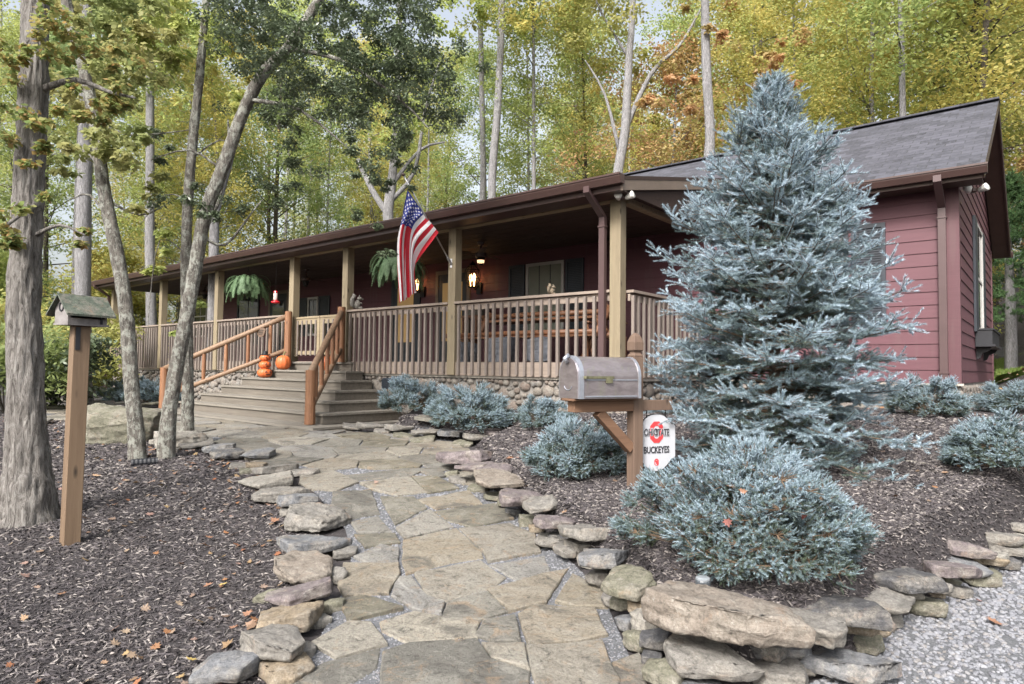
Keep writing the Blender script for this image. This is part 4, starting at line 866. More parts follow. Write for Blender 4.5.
for a in [(995,627,.052,'leaf_orange','largest orange leaf on the gravel drive at the right'),(940,592,.03,'leaf_tan','tan leaf on the gravel beside the edging wall'),(902,615,.028,'leaf_yellow','pale yellow leaf at the foot of the drive wall'),(980,606,.022,'leaf_red','small dull red leaf on the gravel drive'),
          (223,589,.03,'leaf_yellow','yellow orange leaf on the left mulch by the mauve edging stone'),(208,590,.035,'leaf_orange','curled orange leaf on the left mulch, just left of a yellow one'),(248,619,.035,'leaf_orange','orange leaf against the tan slab of the left edging'),(234,633,.03,'leaf_orange','orange leaf near the lower end of the left edging'),
          (192,666,.035,'leaf_yellow','yellow leaf on the mulch at the bottom left of the walk'),(275,524,.05,'leaf_orange','brown orange leaf cluster beside the large grey edging stone'),(193,466,.05,'leaf_orange','orange leaf under the thin tree near the landing'),(510,461,.05,'leaf_orange','bright orange leaf behind the mauve wall stones'),(522,476,.035,'leaf_yellow','yellow leaf on mulch by the right wall'),
          (208,541,.04,'leaf_orange','orange leaf in the middle of the left mulch'),(95,478,.06,'leaf_tan','tan leaf on mulch right of the birdhouse post'),(114,508,.035,'leaf_orange','small orange leaf on mulch in front of the drain pipe'),(152,452,.06,'leaf_orange','orange leaf between the thin tree trunks'),(300,527,.03,'leaf_red','red leaf tucked under the grey edging stones')]:
    single_leaf(a[0], a[1], a[2], M[a[3]], a[4], rz=random.uniform(0, 6))
# ------------------------------------------------------------------ spruces
def nrm(a): return a/np.maximum(np.linalg.norm(a, axis=-1, keepdims=True), 1e-9)
def needles(B, Dr, L, N, nl=.02, wd=.0024, tint=None, spread=.95):
    """branchlets with base B, direction Dr, length L -> N needles each"""
    n = len(B); Dr = nrm(Dr); ref = np.where(np.abs(Dr[:, 2:3]) > .9, np.array([[1., 0, 0]]), np.array([[0, 0, 1.]])); A = nrm(np.cross(Dr, ref)); C = np.cross(Dr, A)
    t = RNG.uniform(0, 1, (n, N))**.9; ph = RNG.uniform(0, 2*pi, (n, N)); sp = spread*(1-.35*t)+RNG.uniform(-.15, .15, (n, N))
    rad = A[:, None]*np.cos(ph)[..., None]+C[:, None]*np.sin(ph)[..., None]
    base = B[:, None]+Dr[:, None]*(L[:, None]*t)[..., None]; d = Dr[:, None]*np.cos(sp)[..., None]+rad*np.sin(sp)[..., None]+np.array([0, 0, .12]); d = nrm(d)
    ln = nl*RNG.uniform(.75, 1.15, (n, N)); tip = base+d*ln[..., None]; sd = nrm(np.cross(d, rad+.01))*(wd/2)
    V_ = np.stack([base-sd, base+sd, tip], 2).reshape(-1, 3); F_ = np.arange(len(V_)).reshape(-1, 3)
    T_ = np.repeat(np.clip(tint[:, None]+RNG.uniform(-.13, .13, (n, N)), 0, 1).reshape(-1), 3)
    return V_, F_, T_
def twigs_mesh(B, E, r0, r1):
    n = len(B); Dr = nrm(E-B); ref = np.where(np.abs(Dr[:, 2:3]) > .9, np.array([[1., 0, 0]]), np.array([[0, 0, 1.]])); A = nrm(np.cross(Dr, ref)); C = np.cross(Dr, A)
    vs = []
    for P, r in ((B, r0), (E, r1)):
        for k in range(3): a = 2*pi*k/3; vs.append(P+(A*cos(a)+C*sin(a))*np.reshape(r, (-1, 1)))
    V_ = np.stack(vs, 1).reshape(-1, 3); o = (np.arange(n)*6)[:, None, None]; F_ = (np.array([[0,1,4,3],[1,2,5,4],[2,0,3,5]])[None]+o).reshape(-1, 4); return V_, F_
def spruce_tree(name, label, base, H, prof, nwh, per, NN=46, seed=3, bl=.095):
    """prof: list of (height fraction, radius)"""
    global RNG
    rs = np.random.RandomState(seed); root = empty(name, base); tag(root, label, 'spruce')
    hs_ = [p[0] for p in prof]; rd = [p[1] for p in prof]
    mb = MB(); mb.tube([(.02*sin(z*2), .02*cos(z*1.7), z) for z in np.linspace(-.1, H-.12, 12)], list(np.linspace(.065, .008, 12)), 8, jit=.05); mb.build('trunk', M['bark_spruce'], root, smooth=True)
    bB, bD, bL, bT = [], [], [], []; tB, tE, tr0, tr1 = [], [], [], []
    def shoot(p, d, L, tint):
        bB.append(p); bD.append(d); bL.append(L); bT.append(tint)
    zs = []
    for i in range(nwh):
        f = .015+.945*(i/(nwh-1))**.92
        for k in range(per): zs.append((f+rs.uniform(-.006, .006), 2*pi*(k+.5*(i % 2)+rs.uniform(-.22, .22))/per, 1.0))
        for k in range(per-1): zs.append((f+rs.uniform(.01, .045), rs.uniform(0, 2*pi), rs.uniform(.45, .85)))
    for f, az, sc in zs:
        if f > .97: continue
        R = np.interp(f, hs_, rd)*sc*rs.uniform(.78, 1.08); z0 = f*H
        up = np.interp(f, [0, .3, .7, 1], [-.34, .24, .78, 1.3])+rs.uniform(-.12, .12)
        Lb = R/max(cos(up), .45); out = np.array([cos(az), sin(az), 0]); side = np.array([-sin(az), cos(az), 0]); n = max(4, int(Lb/.10)); pts = []
        for k in range(n+1):
            t = k/n; e = up*(1-.25*t)+.30*max(0, t-.55)-.10*sin(pi*min(1, t*1.3)); pts.append(e)
        P = [np.array([0, 0, z0])]; az2 = rs.uniform(-.15, .15)
        for k in range(n):
            e = pts[k]; o2 = out*cos(az2*k/n)+side*sin(az2*k/n); P.append(P[-1]+(o2*cos(e)+np.array([0, 0, 1])*sin(e))*(Lb/n))
        for k in range(n):
            t = k/n; d = nrm(P[k+1]-P[k]); r = .011*(1-t)*(Lb)+.0028
            tB.append(P[k]); tE.append(P[k+1]); tr0.append(r); tr1.append(r*.85)
            if t > .22 or Lb < .3:
                base_t = .30+.45*t
                shoot(P[k], d, Lb/n*1.1, base_t+rs.uniform(-.1, .1))
            if t < .18 and Lb > .35: continue
            for s in (-1, 1):
                L2 = (Lb*.44*(1-t)**.8+.09)*rs.uniform(.75, 1.15); L2 = min(L2, .42)
                a2 = radians(rs.uniform(42, 62)); hsd = nrm(np.cross(d, [0, 0, 1]))*s; q = P[k]+d*rs.uniform(0, Lb/n)
                d2 = nrm(d*cos(a2)+hsd*sin(a2)+np.array([0, 0, rs.uniform(-.42, .50)])); m_ = max(1, int(round(L2/bl)))
                cur = q
                for j in range(m_):
                    tt = (j+1)/m_; nx = cur+nrm(d2+np.array([0, 0, .10*j]))*(L2/m_); tB.append(cur); tE.append(nx); tr0.append(.0032); tr1.append(.0024)
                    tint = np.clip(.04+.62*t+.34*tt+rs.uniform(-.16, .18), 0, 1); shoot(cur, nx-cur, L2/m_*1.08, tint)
                    if j < m_-0 and L2 > .11:
                        for s3 in (-1, 1):
                            d3 = nrm(d2*.62+nrm(np.cross(d2, [0, 0, 1]))*s3*.72+np.array([0, 0, rs.uniform(-.25, .55)])); l3 = bl*rs.uniform(.6, 1.0)*(1-.35*j/max(1, m_))
                            shoot(cur+(nx-cur)*.3, d3, l3, np.clip(tint+rs.uniform(-.1, .16), 0, 1))
                    cur = nx
            if rs.rand() < .8:
                d4 = nrm(d*.7+np.array([rs.uniform(-.3, .3), rs.uniform(-.3, .3), .75])); shoot(P[k+1], d4, bl*rs.uniform(.6, 1.1), np.clip(.5+.4*t, 0, 1))
    # leader
    top = np.array([0, 0, H*.90])
    for k in range(7): shoot(top+np.array([0, 0, k*H*.1/7]), np.array([rs.uniform(-.05, .05), rs.uniform(-.05, .05), 1]), H*.1/6, .7)
    for k in range(7): a = 2*pi*k/7; shoot(np.array([0, 0, H*.955]), np.array([cos(a)*.6, sin(a)*.6, .8]), .12, .8)
    tB.append(top); tE.append(np.array([0, 0, H*.99])); tr0.append(.008); tr1.append(.003)
    v1, f1 = twigs_mesh(np.array(tB), np.array(tE), np.array(tr0), np.array(tr1)); npmesh('branches', v1, f1, M['twig'], root)
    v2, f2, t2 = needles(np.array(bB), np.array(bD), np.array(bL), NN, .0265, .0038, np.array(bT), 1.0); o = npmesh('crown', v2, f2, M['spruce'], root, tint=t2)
    print('spruce shoots', len(bB)); return root
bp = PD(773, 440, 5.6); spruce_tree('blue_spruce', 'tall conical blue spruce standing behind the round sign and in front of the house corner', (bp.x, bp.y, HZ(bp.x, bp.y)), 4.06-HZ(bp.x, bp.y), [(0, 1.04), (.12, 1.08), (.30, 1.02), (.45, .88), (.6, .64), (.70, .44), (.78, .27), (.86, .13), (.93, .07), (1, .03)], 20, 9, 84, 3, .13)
def globe_mesh(R, H, n, NN, seed, bl=.085, nl=.018, wd=.003):
    """low mounded spruce: tiers of short upturned shoots"""
    rs = np.random.RandomState(seed); B, D, L, T = [], [], [], []; tB, tE = [], []
    npad = n//15
    for i in range(npad):
        az = rs.uniform(0, 2*pi); e = np.arcsin(rs.uniform(0, 1)**1.05); bf = 1+.08*sin(3*az+seed)+.05*sin(5*az+e*4+seed)+rs.uniform(-.10, .06); lay = rs.choice([1.0, 1.0, .95, .85, .7]); r = R*bf*lay
        c = np.array([cos(az)*cos(e)*r, sin(az)*cos(e)*r, (.10+.9*sin(e))*H*bf*lay+.04]); out = nrm(np.array([cos(az)*(1.05-.6*sin(e)), sin(az)*(1.05-.6*sin(e)), .18+.75*sin(e)]))
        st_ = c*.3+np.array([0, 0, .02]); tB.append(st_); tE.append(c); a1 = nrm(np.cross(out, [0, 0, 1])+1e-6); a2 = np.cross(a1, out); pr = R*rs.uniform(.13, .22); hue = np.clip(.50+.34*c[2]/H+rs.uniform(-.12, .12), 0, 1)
        for k in range(15):
            q = rs.uniform(0, 1)**.5; w_ = rs.uniform(0, 2*pi); off = a1*cos(w_)*q*pr+a2*sin(w_)*q*pr*.55; tip = c+off-out*q*q*pr*.55; dd = nrm(out*.9+off/pr*.75+rs.normal(0, .16, 3))
            tB.append(c-out*pr*.5); tE.append(tip); B.append(tip-dd*bl*.9); D.append(dd); L.append(bl*1.9*rs.uniform(.8, 1.15)); T.append(np.clip(hue+rs.uniform(-.12, .16)+.1*(1-q), 0, 1))
            for j in range(3): d3 = nrm(dd+rs.normal(0, .65, 3)); B.append(tip-dd*bl*rs.uniform(.2, 1.0)); D.append(d3); L.append(bl*rs.uniform(.6, 1.1)); T.append(np.clip(hue+rs.uniform(-.4, .1), 0, 1))
        for j in range(4): d3 = nrm(out+rs.normal(0, .8, 3)); B.append(c-out*pr*1.2); D.append(d3); L.append(bl*1.6); T.append(max(0, hue-.5))
    v1, f1 = twigs_mesh(np.array(tB), np.array(tE), np.full(len(tB), .0026), np.full(len(tB), .0014))
    v2, f2, t2 = needles(np.array(B), np.array(D), np.array(L), NN, nl, wd, np.array(T))
    return (v1, f1), (v2, f2, t2)
def mound(name, label, loc_, geo, scale=(1, 1, 1), rz=0, group='low mounded blue spruces in the beds'):
    r = empty(name, loc_, rz); tag(r, label, 'shrub', group); r.scale = scale
    if isinstance(geo, list): pass
    if len(geo) == 2 and not isinstance(geo[0], bpy.types.Object):
        a = npmesh('stems', geo[0][0], geo[0][1], M['twig'], r); b = npmesh('foliage', geo[1][0], geo[1][1], M['spruce'], r, tint=geo[1][2]); return r, a, b
    for s in geo: c = s.copy(); COL.objects.link(c); c.parent = r
    return r
bp = PD(745, 560, 3.55)
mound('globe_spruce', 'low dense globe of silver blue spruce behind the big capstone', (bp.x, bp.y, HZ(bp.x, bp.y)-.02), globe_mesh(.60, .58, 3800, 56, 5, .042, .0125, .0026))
bp = PD(574, 448, 5.75); r1, a1, b1 = mound('globe_spruce', 'round low blue spruce beside the mailbox, over the mulch', (bp.x, bp.y, HZ(bp.x, bp.y)-.02), globe_mesh(.44, .46, 1500, 40, 9, .048, .016, .0034))
def mcopy(label, px, py, D, s, sz, rz):
    p = PD(px, py, D); return mound('globe_spruce', label, (p.x, p.y, HZ(p.x, p.y)-.02), [a1, b1], (s, s, sz), rz)
mcopy('low blue spruce against the stone foundation, right one of the pair beside the steps', 470, 415, 9.3, 1.42, 1.25, 1.0)
mcopy('low blue spruce against the foundation, left one of the pair nearest the steps', 411, 412, 10.6, 1.2, 1.2, 2.2)
mcopy('low wide blue spruce below the right corner downspout', 930, 415, 7.6, .98, 1.0, 3.1)
mcopy('silver blue spruce mound at the right edge on the mulch', 1008, 482, 5.0, .98, .95, 4.0)
mcopy('blue spruce mound at the far right edge beyond the house corner', 1022, 410, 8.6, 1.15, .95, 5.0)
mcopy('small blue spruce before the foundation at the porch left end', 128, 398, 17.6, 1.5, 1.35, .4)
mcopy('small blue spruce before the foundation between two thin trunks', 155, 398, 16.6, 1.5, 1.35, 1.7)
mcopy('small blue spruce between the mailbox shrub and the porch corner foundation', 545, 402, 8.2, .85, .85, 2.9)
# ------------------------------------------------------------------ trees
def leafcloud(C, Rr, N, size, flat=.6, drop=.25, rs=None, asp=.62):
    """C clump centres (n,3), Rr radii (n), N leaves per clump; quads bent at the midrib are avoided at this size"""
    rs = rs or RNG; n = len(C); tot = n*N
    d = rs.normal(0, 1, (n, N, 3)); d /= np.linalg.norm(d, axis=2, keepdims=True); r = rs.uniform(0, 1, (n, N, 1))**.45
    P = (C[:, None]+d*r*Rr[:, None, None]*np.array([1, 1, flat])).reshape(-1, 3)
    a = rs.uniform(0, 2*pi, tot); dr = np.stack([np.cos(a), np.sin(a), rs.uniform(-.9, .25, tot)-drop], 1); dr /= np.linalg.norm(dr, axis=1, keepdims=True)
    up = np.stack([rs.normal(0, .55, tot), rs.normal(0, .55, tot), np.ones(tot)], 1); sd = np.cross(dr, up); sd /= np.linalg.norm(sd, axis=1, keepdims=True)
    L = (size*rs.uniform(.65, 1.25, tot))[:, None]; w_ = L*asp/2
    V_ = np.stack([P, P+dr*L*.5+sd*w_, P+dr*L, P+dr*L*.5-sd*w_], 1).reshape(-1, 3); return V_, np.arange(tot*4).reshape(-1, 4)
def trunkmesh(mb, pts, r0, r1, n=10, jit=.06):
    k = len(pts); mb.tube(pts, [r0+(r1-r0)*(i/(k-1))**.8 for i in range(k)], n, jit=jit)
def mk_forest(seed, H, spread, z0f, nb, npc, lsize, r0, lean=.3, cr=.75):
    rs = np.random.RandomState(seed); random.seed(seed); tb = MB(); pts = []; lx, ly = rs.uniform(-lean, lean, 2)
    for i in range(9): t = i/8; pts.append((lx*t*t*3+.12*sin(5*t+seed), ly*t*t*3+.12*cos(4*t+seed), -.3+H*.93*t))
    trunkmesh(tb, pts, r0, r0*.22, 9); C = []; R_ = []
    for b_ in range(nb):
        t = z0f+(1-z0f)*(b_+rs.uniform(0, 1))/nb; t = min(t, .98); i = min(7, int(t*8)); p = Vector(pts[i]).lerp(Vector(pts[i+1]), t*8-i)
        prof = (sin(pi*min(1, (t-z0f)/(1-z0f)*.86+.12)))**.7; L = spread*prof*rs.uniform(.55, 1.15); az = rs.uniform(0, 2*pi); el = rs.uniform(.15, .8)
        q = [p]; 
        for k in range(3): q.append(q[-1]+Vector((cos(az)*cos(el), sin(az)*cos(el), sin(el)))*L/3); az += rs.uniform(-.35, .35); el += rs.uniform(-.3, .2)
        tb.tube(q, [r0*.28*(1-.6*t), r0*.18*(1-.6*t), r0*.1*(1-.6*t), .01], 5)
        for k in range(1, 4):
            for _ in range(2+(k == 3)):
                c = q[k]+Vector((rs.normal(0, .45), rs.normal(0, .45), rs.normal(0, .3)))*(.5+L*.22); C.append(c[:]); R_.append(cr*rs.uniform(.55, 1.2)*(1 if k > 1 else .7))
    C.append(pts[-1]); R_.append(cr)
    C = np.array(C); R_ = np.array(R_); V_, F_ = leafcloud(C, R_, npc, lsize, .65, rs=rs)
    return tb, V_, F_
KINDS = [('lf_yellow', 'bark_pale'), ('lf_lime', 'bark_dark'), ('lf_green', 'bark_dark'), ('lf_orange', 'bark_pale'), ('lf_yellow', 'bark_dark'), ('lf_lime', 'bark_pale')]
PROTO = []
for i, (lm, bmk) in enumerate(KINDS):
    tb, V_, F_ = mk_forest(20+i, [17, 19, 16, 13, 20, 15][i], [3.6, 3.2, 3.8, 3.0, 3.4, 3.0][i], [.22, .30, .12, .2, .34, .10][i], 40, 66, .135, [.15, .17, .16, .11, .16, .12][i], cr=.85) if i != 5 else mk_forest(25, 21, 2.6, .45, 22, 66, .13, .13, cr=.8)
    tm = tb.build('trunk', M[bmk], None, smooth=True); cr_ = npmesh('crown', V_, F_, M[lm]); PROTO.append((tm.data, cr_.data, lm)); bpy.data.objects.remove(tm); bpy.data.objects.remove(cr_)
LBL = {'lf_yellow': 'golden yellow', 'lf_lime': 'yellow green', 'lf_green': 'green', 'lf_orange': 'orange'}
def ftree(x, y, kind, s, group, label, rz, name='forest_tree', sz=None):
    r = empty(name, (x, y, HZ(x, y)-.1), rz); r.scale = (s, s, sz or s); tag(r, label, 'tree', group)
    for nm, me in (('trunk', PROTO[kind][0]), ('crown', PROTO[kind][1])):
        o = bpy.data.objects.new(nm, me); COL.objects.link(o); o.parent = r
    return r
random.seed(5)
def clear(x, y):
    if 5 < y < 30 and .74 < x/max(y, .1) < 1.05: return False
    X, Y = WH(x, y); return not (XL-3 < X < XR+2.2 and -9 < Y < PR+2.5)
placed = []
def band(nt_, d0, d1, a0, a1, gap, far, kinds):
    k = tr = 0
    while k < nt_ and tr < 4000:
        tr += 1; a = radians(random.uniform(a0, a1)); D = random.uniform(d0, d1); x, y = D*sin(a), D*cos(a)
        if not clear(x, y) or any((x-p)**2+(y-q)**2 < gap*gap for p, q in placed): continue
        X, Y = WH(x, y); pool = [0, 4, 3, 3, 5, 1] if a > .5 else ([0, 0, 4, 1, 5, 5, 3] if a > .12 else ([1, 5, 0, 4, 1, 5] if a > -.35 else [1, 5, 2, 0, 5])); kind = random.choice(pool)
        if y < 17 and abs(x) < 6: continue
        placed.append((x, y)); side = 'left of the house' if x < -.55*y else ('right of the roof peak' if x > .62*y else 'behind the house')
        lab = '%s leafed forest tree %s, %s' % (LBL[PROTO[kind][2]], 'far back' if far else 'near the front of the woods', side)
        ftree(x, y, kind, random.uniform(.8, 1.2)*(1.15 if far else .95), 'forest trees with %s leaves, %s, %s' % (LBL[PROTO[kind][2]], 'far back' if far else 'nearer', side), lab, random.uniform(0, 6.3)); k += 1
band(16, 17, 25, -52, 52, 2.8, False, [0, 1, 2, 5, 4]); band(26, 25, 36, -50, 50, 2.6, False, [0, 0, 1, 2, 4, 5, 3]); band(36, 36, 52, -48, 48, 2.6, True, [0, 0, 1, 4, 5, 2, 3]); band(34, 52, 78, -46, 46, 3.5, True, [0, 1, 1, 4, 5, 2])
# understory saplings at the wood edge
tb, V_, F_ = mk_forest(71, 5.2, 1.9, .06, 30, 60, .13, .04, cr=.6); tm = tb.build('trunk', M['bark_dark'], None, smooth=True); cr_ = npmesh('crown', V_, F_, M['lf_yellow']); SAP = [(tm.data, cr_.data)]; bpy.data.objects.remove(tm); bpy.data.objects.remove(cr_)
tb, V_, F_ = mk_forest(72, 4.2, 1.7, .04, 28, 60, .12, .035, cr=.6); tm = tb.build('trunk', M['bark_dark'], None, smooth=True); cr_ = npmesh('crown', V_, F_, M['lf_green']); SAP.append((tm.data, cr_.data)); bpy.data.objects.remove(tm); bpy.data.objects.remove(cr_)
tb, V_, F_ = mk_forest(73, 4.8, 1.8, .05, 28, 60, .12, .035, cr=.6); tm = tb.build('trunk', M['bark_dark'], None, smooth=True); cr_ = npmesh('crown', V_, F_, M['lf_lime']); SAP.append((tm.data, cr_.data)); bpy.data.objects.remove(tm); bpy.data.objects.remove(cr_)
def sapling(x, y, k, s, label, group):
    r = empty('sapling', (x, y, HZ(x, y)-.05), random.uniform(0, 6)); r.scale = (s, s, s); tag(r, label, 'sapling', group)
    for nm, me in (('trunk', SAP[k][0]), ('crown', SAP[k][1])): o = bpy.data.objects.new(nm, me); COL.objects.link(o); o.parent = r
sp = 0; tr = 0
while sp < 46 and tr < 3000:
    tr += 1; a = radians(random.uniform(-50, 50)); D = random.uniform(15, 44); x, y = D*sin(a), D*cos(a); X, Y = WH(x, y)
    if not clear(x, y) or (abs(x) < 7 and y < 20): continue
    k = random.choice([0, 0, 1, 2, 2]); side = 'left of the house' if x < -.55*y else ('right of the house' if x > .62*y else 'behind the house')
    c = ('yellow', 'green', 'yellow green')[k]; sapling(x, y, k, random.uniform(.7, 1.25), 'bushy %s sapling in the understory %s' % (c, side), 'bushy %s saplings %s' % (c, side)); sp += 1
def seedv(n_): return (len(n_)*7) % 13
# named trees traced at their own distances
def traced(name, label, cat, px, D, rad, bark, clumps=(), leaf=None, lsize=.09, N=120, limbs=(), flat=.7, n=12, dD=None, grp=None, asp=.62, jit=.06):
    """px: list of pixels base->top at distance D (dD: per point offset)"""
    P = [PD(a, b, D+(dD[i] if dD else 0)) for i, (a, b) in enumerate(px)]
    base = P[0].copy(); base.z = HZ(base.x, base.y); r = empty(name, base); tag(r, label, cat, grp)
    P = [p-base for p in P]; P[0].z = -.12
    def sm(Q, m=4):
        out = []
        for i in range(len(Q)-1):
            p0 = Q[max(i-1, 0)]; p1 = Q[i]; p2 = Q[i+1]; p3 = Q[min(i+2, len(Q)-1)]
            for k in range(m):
                t = k/m; out.append(.5*((2*p1)+(p2-p0)*t+(2*p0-5*p1+4*p2-p3)*t*t+(3*p1-p0-3*p2+p3)*t**3))
        out.append(Q[-1]); return out
    Q = sm(P); m_ = len(Q); mb = MB(); rr = [np.interp(i/(m_-1), [j/(len(rad)-1) for j in range(len(rad))], rad) for i in range(m_)]
    big = D < 10; mb.tube(Q, rr, 64 if big else n, jit=0 if big else jit); to = mb.build('trunk', M[bark], r, smooth=True)
    if big:                                  # furrows and knots in the bark itself
        bm = bmesh.new(); bm.from_mesh(to.data)
        for it in range(3):
            el = [e for e in bm.edges if e.calc_length() > .07]
            if el: bmesh.ops.subdivide_edges(bm, edges=el, cuts=1)
        bm.normal_update(); am = .016 if rad[1] > .12 else .006
        for v in bm.verts:
            p = v.co; nz = noise.noise(Vector((p.x*26+seedv(name), p.y*26, p.z*3.2))); k = (abs(nz)*-2+.5)*am+noise.noise(p*9)*am*.7+noise.noise(p*45)*am*.35
            if p.z < .45 and rad[1] > .12: k += (abs(noise.noise(Vector((p.x*16, p.y*16, p.z*5))))-.2)*.06*(1-p.z/.45)
            v.co += v.normal*k
        bm.to_mesh(to.data); bm.free(); to.data.polygons.foreach_set('use_smooth', [True]*len(to.data.polygons))
    for (lp, ld, r0_, r1_) in limbs:
        L = [PD(a, b, D+ld*(i/(max(1, len(lp)-1))))-base for i, (a, b) in enumerate(lp)]; L = sm(L, 3); lb = MB(); lb.tube(L, [r0_+(r1_-r0_)*i/(len(L)-1) for i in range(len(L))], 7, jit=.05); lb.build('limb', M[bark], r, smooth=True)
    if clumps:
        C = []; R_ = []
        for (cx, cy, cd_, rp) in clumps:
            c = PD(cx, cy, D+cd_)-base; k = rp*(D+cd_)/F; m2 = max(3, int((rp/9)**1.6))
            for _ in range(m2):
                v = Vector((random.gauss(0, .5), random.gauss(0, .5), random.gauss(0, .42))); C.append((c+v*k)[:]); R_.append(k*random.uniform(.22, .42))
        V_, F_ = leafcloud(np.array(C), np.array(R_), N, lsize, flat, asp=asp); npmesh('crown', V_, F_, M[leaf], r)
    return r
random.seed(31)
def fill(x0, x1, y0, y1, n, d0, d1, r0=26, r1=40): return [(random.uniform(x0, x1), random.uniform(y0, y1), random.uniform(d0, d1), random.uniform(r0, r1)) for _ in range(n)]
traced('oak_tree', 'big furrowed grey trunk at the left edge with shaggy flared base', 'tree', [(28, 518), (27, 470), (26, 400), (24, 300), (28, 200), (33, 100), (36, 0), (40, -120), (42, -300)], 5.15, [.24, .155, .125, .108, .102, .098, .092, .09, .08], 'bark_oak',
       [(20,60,-.3,34),(60,30,-.2,36),(8,110,-.3,28),(88,95,-.2,30),(60,115,-.5,22),(20,215,-.4,30),(80,235,-.3,12),(35,150,-.5,24),(8,245,-.3,22),(100,60,0,26),(120,100,0,18)], 'lf_maple', .048, 60, limbs=[([(40,90),(75,80),(110,92),(135,98)], -.2, .03, .008), ([(37,205),(20,215),(-5,235)], -.4, .025, .008), ([(36,235),(60,225),(85,235)], -.4, .02, .006)], n=18, asp=.8)
traced('leaning_tree', 'thin lichen spotted trunk leaning left, nearest the big boulder', 'tree', [(138, 462), (136, 430), (131, 380), (127, 320), (120, 270), (104, 190), (96, 130), (84, 70), (68, 10), (55, -80), (40, -200)], 7.6, [.105, .082, .078, .075, .07, .065, .06, .05, .045], 'bark_lichen',
       fill(60, 150, -60, 150, 14, -.5, 1.2)+[(150,190,.2,24),(60,150,.3,30)], 'lf_green', .085, 60, limbs=[([(100,165),(80,150),(50,155)], .2, .02, .006), ([(112,225),(90,195),(70,200)], .2, .02, .006), ([(96,120),(130,135),(190,130)], .2, .022, .005), ([(106,200),(140,215),(165,205)], .3, .02, .006)])
traced('leaning_tree', 'thin lichen spotted trunk bending right under a dark glossy crown', 'tree', [(166, 462), (168, 425), (175, 375), (186, 320), (195, 270), (205, 215), (222, 170), (240, 120), (262, 75), (290, 45), (330, -20), (360, -90)], 7.7, [.105, .082, .078, .076, .074, .07, .065, .055, .045], 'bark_lichen',
       fill(215, 440, -30, 110, 46, -.8, 1.4)+fill(260, 400, 90, 190, 11, -.6, 1.0, 18, 28)+fill(120, 250, 120, 210, 6, -.5, .8, 14, 24)+[(420,60,0,30),(445,120,.2,24),(400,150,.2,24),(365,215,0,16),(385,250,.2,12)], 'lf_holly', .055, 95,
       limbs=[([(200,235),(225,245),(250,215),(262,200)], .3, .022, .006), ([(205,215),(217,205),(228,150),(228,120)], 1.2, .04, .012), ([(250,100),(300,110),(350,150)], -.3, .03, .006), ([(285,48),(340,60),(400,100),(430,130)], -.2, .035, .006), ([(222,170),(190,150),(150,160)], -.2, .018, .005)], asp=.42)
traced('thin_tree', 'slim straight lichen trunk nearest the steps with drooping twigs', 'tree', [(187, 442), (188, 400), (187, 330), (186, 270), (188, 200), (194, 130), (202, 50), (208, -30), (212, -140)], 8.6, [.088, .072, .068, .064, .06, .055, .045, .04], 'bark_lichen',
       fill(130, 260, -80, 60, 12, -.5, 1.0, 22, 34)+[(170,240,0,16),(150,270,0,12),(200,300,0,7),(180,330,0,6)], 'lf_lime', .085, 46, limbs=[([(188,200),(165,195),(140,225)], .2, .012, .004), ([(187,255),(160,240),(150,300),(147,345)], -.2, .010, .003), ([(190,160),(220,140),(245,150)], .2, .014, .004)])
# trees just beyond the house whose trunks show above its roof
def back(px, D, rad, bark, label, leafk=None, clumps=(), limbs=(), lsize=.15, N=60, name='forest_tree'): return traced(name, label, 'tree', px, D, rad, bark, clumps, leafk, lsize, N, limbs)
back([(492, 330), (493, 250), (492, 180), (498, 100), (502, 0), (504, -160)], 23, [.17, .15, .14, .13, .12, .1], 'bark_pale', 'straight pale trunk above the flag side of the porch roof, right of a twin', 'lf_yellow', fill(430, 580, -120, 20, 16, -1, 2, 30, 44))
back([(481, 330), (481, 250), (483, 180), (482, 100), (480, 0), (478, -160)], 26, [.14, .13, .12, .11, .10, .08], 'bark_pale', 'straight grey trunk just left of the pale straight trunk above the porch roof', 'lf_yellow', fill(420, 560, -140, 0, 12, -1, 2, 30, 44))
back([(612, 330), (615, 240), (617, 180), (625, 130), (629, 60), (633, 0), (638, -160)], 21, [.20, .18, .17, .15, .12, .09, .07], 'bark_pale', 'pale forked trunk rising behind the porch roof corner', 'lf_lime', fill(560, 720, -100, 30, 14, -1, 2, 30, 42)+fill(650, 720, 60, 120, 4, 0, 2, 20, 30), [([(621,140),(650,75),(680,45),(700,10)], .5, .10, .03), ([(619,150),(605,95),(585,60)], .3, .07, .02), ([(630,60),(600,10),(590,-20)], .4, .05, .02)])
back([(392, 330), (391, 250), (388, 215), (392, 180), (397, 120), (398, 60), (402, -60)], 22, [.20, .19, .18, .13, .10, .08], 'bark_pale', 'pale trunk forking into three behind the flag', 'lf_lime', fill(350, 470, -60, 130, 16, -1, 2, 24, 36)+fill(300, 500, -120, 50, 18, -1, 2, 26, 38), [([(388,215),(372,190),(358,160)], .3, .12, .09), ([(392,185),(420,150),(445,142)], .3, .08, .03), ([(392,200),(415,170),(425,110),(440,60)], .3, .09, .03)])
back([(213, 330), (214, 250), (216, 210), (232, 150), (240, 100)], 17, [.13, .12, .11, .09, .06], 'bark_pale', 'blue grey trunk standing behind the porch between the thin front trunks', 'lf_yellow', fill(180, 300, 20, 120, 8, -1, 2, 24, 36))
back([(84, 395), (83, 340), (83, 260), (84, 200), (86, 120), (86, 0), (88, -160)], 15, [.20, .17, .16, .15, .14, .12, .1], 'bark_pale', 'grey trunk directly behind the birdhouse', 'lf_green', fill(20, 150, -120, 60, 16, -1, 2, 30, 42))
